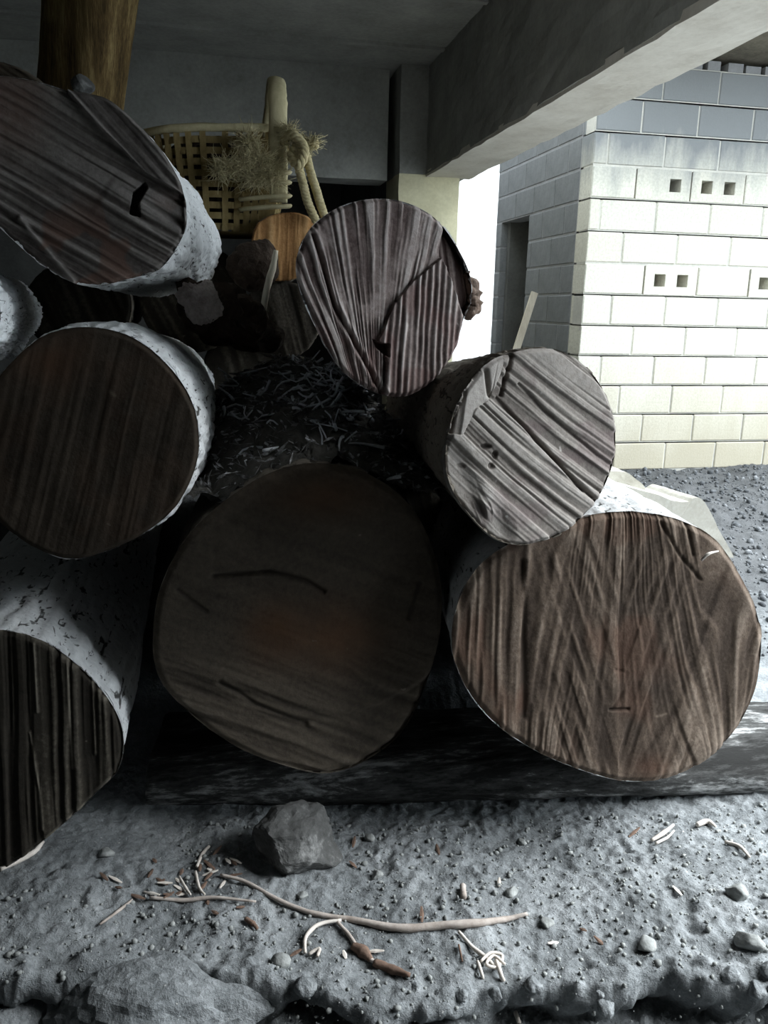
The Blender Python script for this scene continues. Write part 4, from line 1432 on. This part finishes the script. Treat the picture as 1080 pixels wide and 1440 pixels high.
stick('root', [(310, 1230), (345, 1240), (390, 1265), (440, 1284), (500, 1294), (560, 1305), (610, 1302), (670, 1298), (715, 1292), (742, 1285)], [0.003, 0.004, 0.005, 0.0075, 0.007, 0.003], 'root', 'long winding root lying across the middle of the dirt floor', 'root')
stick('root', [(210, 1262), (260, 1266), (300, 1262), (360, 1268)], [0.003, 0.004, 0.002], 'root', 'thin straight root on the floor left of the long winding root', 'root')
stick('straw', [(480, 1294), (448, 1300), (430, 1318), (429, 1340)], [0.003, 0.004, 0.003], 'straw', 'pale straw curved into a hook under the long root', 'straw')
stick('straw', [(434, 1342), (449, 1334), (446, 1345)], [0.003, 0.003], 'straw', 'short pale straw chip beside the hooked straw', 'straw')
stick('root', [(474, 1296), (490, 1314), (505, 1335), (522, 1350), (545, 1362)], [0.003, 0.004, 0.004, 0.003], 'root', 'brown root fork branching down from the long root', 'root')
stick('bark_strip', [(495, 1330), (510, 1338), (522, 1350)], [0.006, 0.012, 0.005], 'dark_wood', 'dark rotten bark strip under the root fork', 'bark')
stick('stick', [(526, 1354), (552, 1364), (576, 1371)], [0.007, 0.008, 0.004], 'dark_wood', 'dark stubby stick at the tip of the root fork', 'stick')
stick('straw', [(645, 1310), (665, 1332), (685, 1348), (698, 1362)], [0.003, 0.004, 0.003], 'straw', 'pale straw leading into the knotted straw bundle', 'straw')
stick('straw', [(698, 1350), (706, 1375), (718, 1405), (730, 1438)], [0.004, 0.004, 0.0035], 'straw', 'long pale straw hanging over the ledge below the knot', 'straw')
stick('straw', [(672, 1352), (678, 1372), (682, 1395)], [0.003, 0.003], 'straw', 'short straw dropping over the ledge left of the knot', 'straw')
stick('straw', [(676, 1352), (690, 1340), (706, 1344), (700, 1360), (684, 1356), (694, 1344), (710, 1356)], [0.0025, 0.003, 0.0025], 'straw', 'knotted straw loop at the ledge', 'straw', lift=0.010)
stick('stick', [(651, 1245), (652, 1262)], [0.006, 0.006], 'root', 'short round stick standing out on the floor right of centre', 'stick')
stick('straw', [(645, 1328), (650, 1352)], [0.002, 0.002], 'dark_wood', 'thin dark straw left of the knotted straw', 'straw')
stick('straw', [(916, 1182), (932, 1172), (947, 1160)], [0.004, 0.005, 0.003], 'straw', 'pale split straw on the floor in front of the bottom right log', 'straw')
stick('straw', [(922, 1186), (938, 1178), (948, 1168)], [0.003, 0.003, 0.002], 'straw', 'second thinner straw lying along the pale split straw', 'straw')
stick('straw', [(980, 1160), (995, 1155), (1006, 1162)], [0.005, 0.006, 0.003], 'straw', 'pale bent straw near the timber on the right', 'straw')
stick('straw', [(1020, 1184), (1040, 1190), (1054, 1205)], [0.004, 0.004, 0.003], 'straw', 'pale curved straw at the right edge of the floor', 'straw')
stick('root', [(0, 1222), (25, 1210), (48, 1198), (60, 1184)], [0.005, 0.006, 0.004], 'straw', 'pale root at the foot of the black log end', 'root')
stick('straw', [(277, 1218), (284, 1202), (294, 1190)], [0.003, 0.004, 0.003], 'straw', 'pale twig standing off the floor left of the angular stone', 'twig')
stick('twig', [(252, 1232), (262, 1250), (268, 1258)], [0.002, 0.003, 0.002], 'straw', 'small pale twig in the brown litter patch', 'twig')
stick('twig', [(275, 1226), (280, 1248), (288, 1258)], [0.003, 0.003, 0.002], 'straw', 'bent pale twig in the brown litter patch', 'twig')
stick('twig', [(140, 1300), (165, 1282), (186, 1265)], [0.002, 0.003, 0.002], 'root', 'grey twig slanting on the floor at the left', 'twig')
stick('twig', [(345, 1292), (355, 1298), (362, 1306)], [0.004, 0.005, 0.003], 'dark_wood', 'short dark twig below the winding root', 'twig')
stick('straw', [(180, 1380), (200, 1405), (216, 1428), (222, 1440)], [0.002, 0.003, 0.003], 'straw', 'pale straw trailing down the lower left boulder', 'straw', lift=0.05)

# brown chips around the stone
rs = np.random.RandomState(44)
for i in range(46):
    x, y = rs.normal(275, 50), rs.normal(1232, 20)
    if rs.rand() < 0.35:
        x, y = rs.uniform(380, 1060), rs.uniform(1165, 1345)
    p = floor_path([(x, y)], 0.004)[0]
    a = rs.uniform(0, 6.28)
    d = np.array([math.cos(a), math.sin(a), rs.uniform(-0.1, 0.25)]) * rs.uniform(0.006, 0.02)
    V, Fs = tube_data([p - d, p, p + d], [0.002, 0.0045, 0.002], 5, 0.4)
    pale = rs.rand() < 0.4
    tag(mesh_obj('wood_chip', V, Fs, M['straw'] if pale else M['dark_wood'], None, False), 'tiny pale wood chip on the dirt floor' if pale else 'tiny dark brown wood chip on the dirt floor', 'wood chip', 'pale wood chips' if pale else 'dark wood chips')

# straw caught on the bottom right log's face
V, Fs = tube_data(open_curve([ony(986, 788, 1.385), ony(996, 779, 1.38), ony(1010, 775, 1.385)], 6), [0.0025, 0.0035, 0.0015], 6)
tag(mesh_obj('straw', V, Fs, M['straw']), 'pale straw stuck to the upper edge of the wide bottom right log', 'straw')
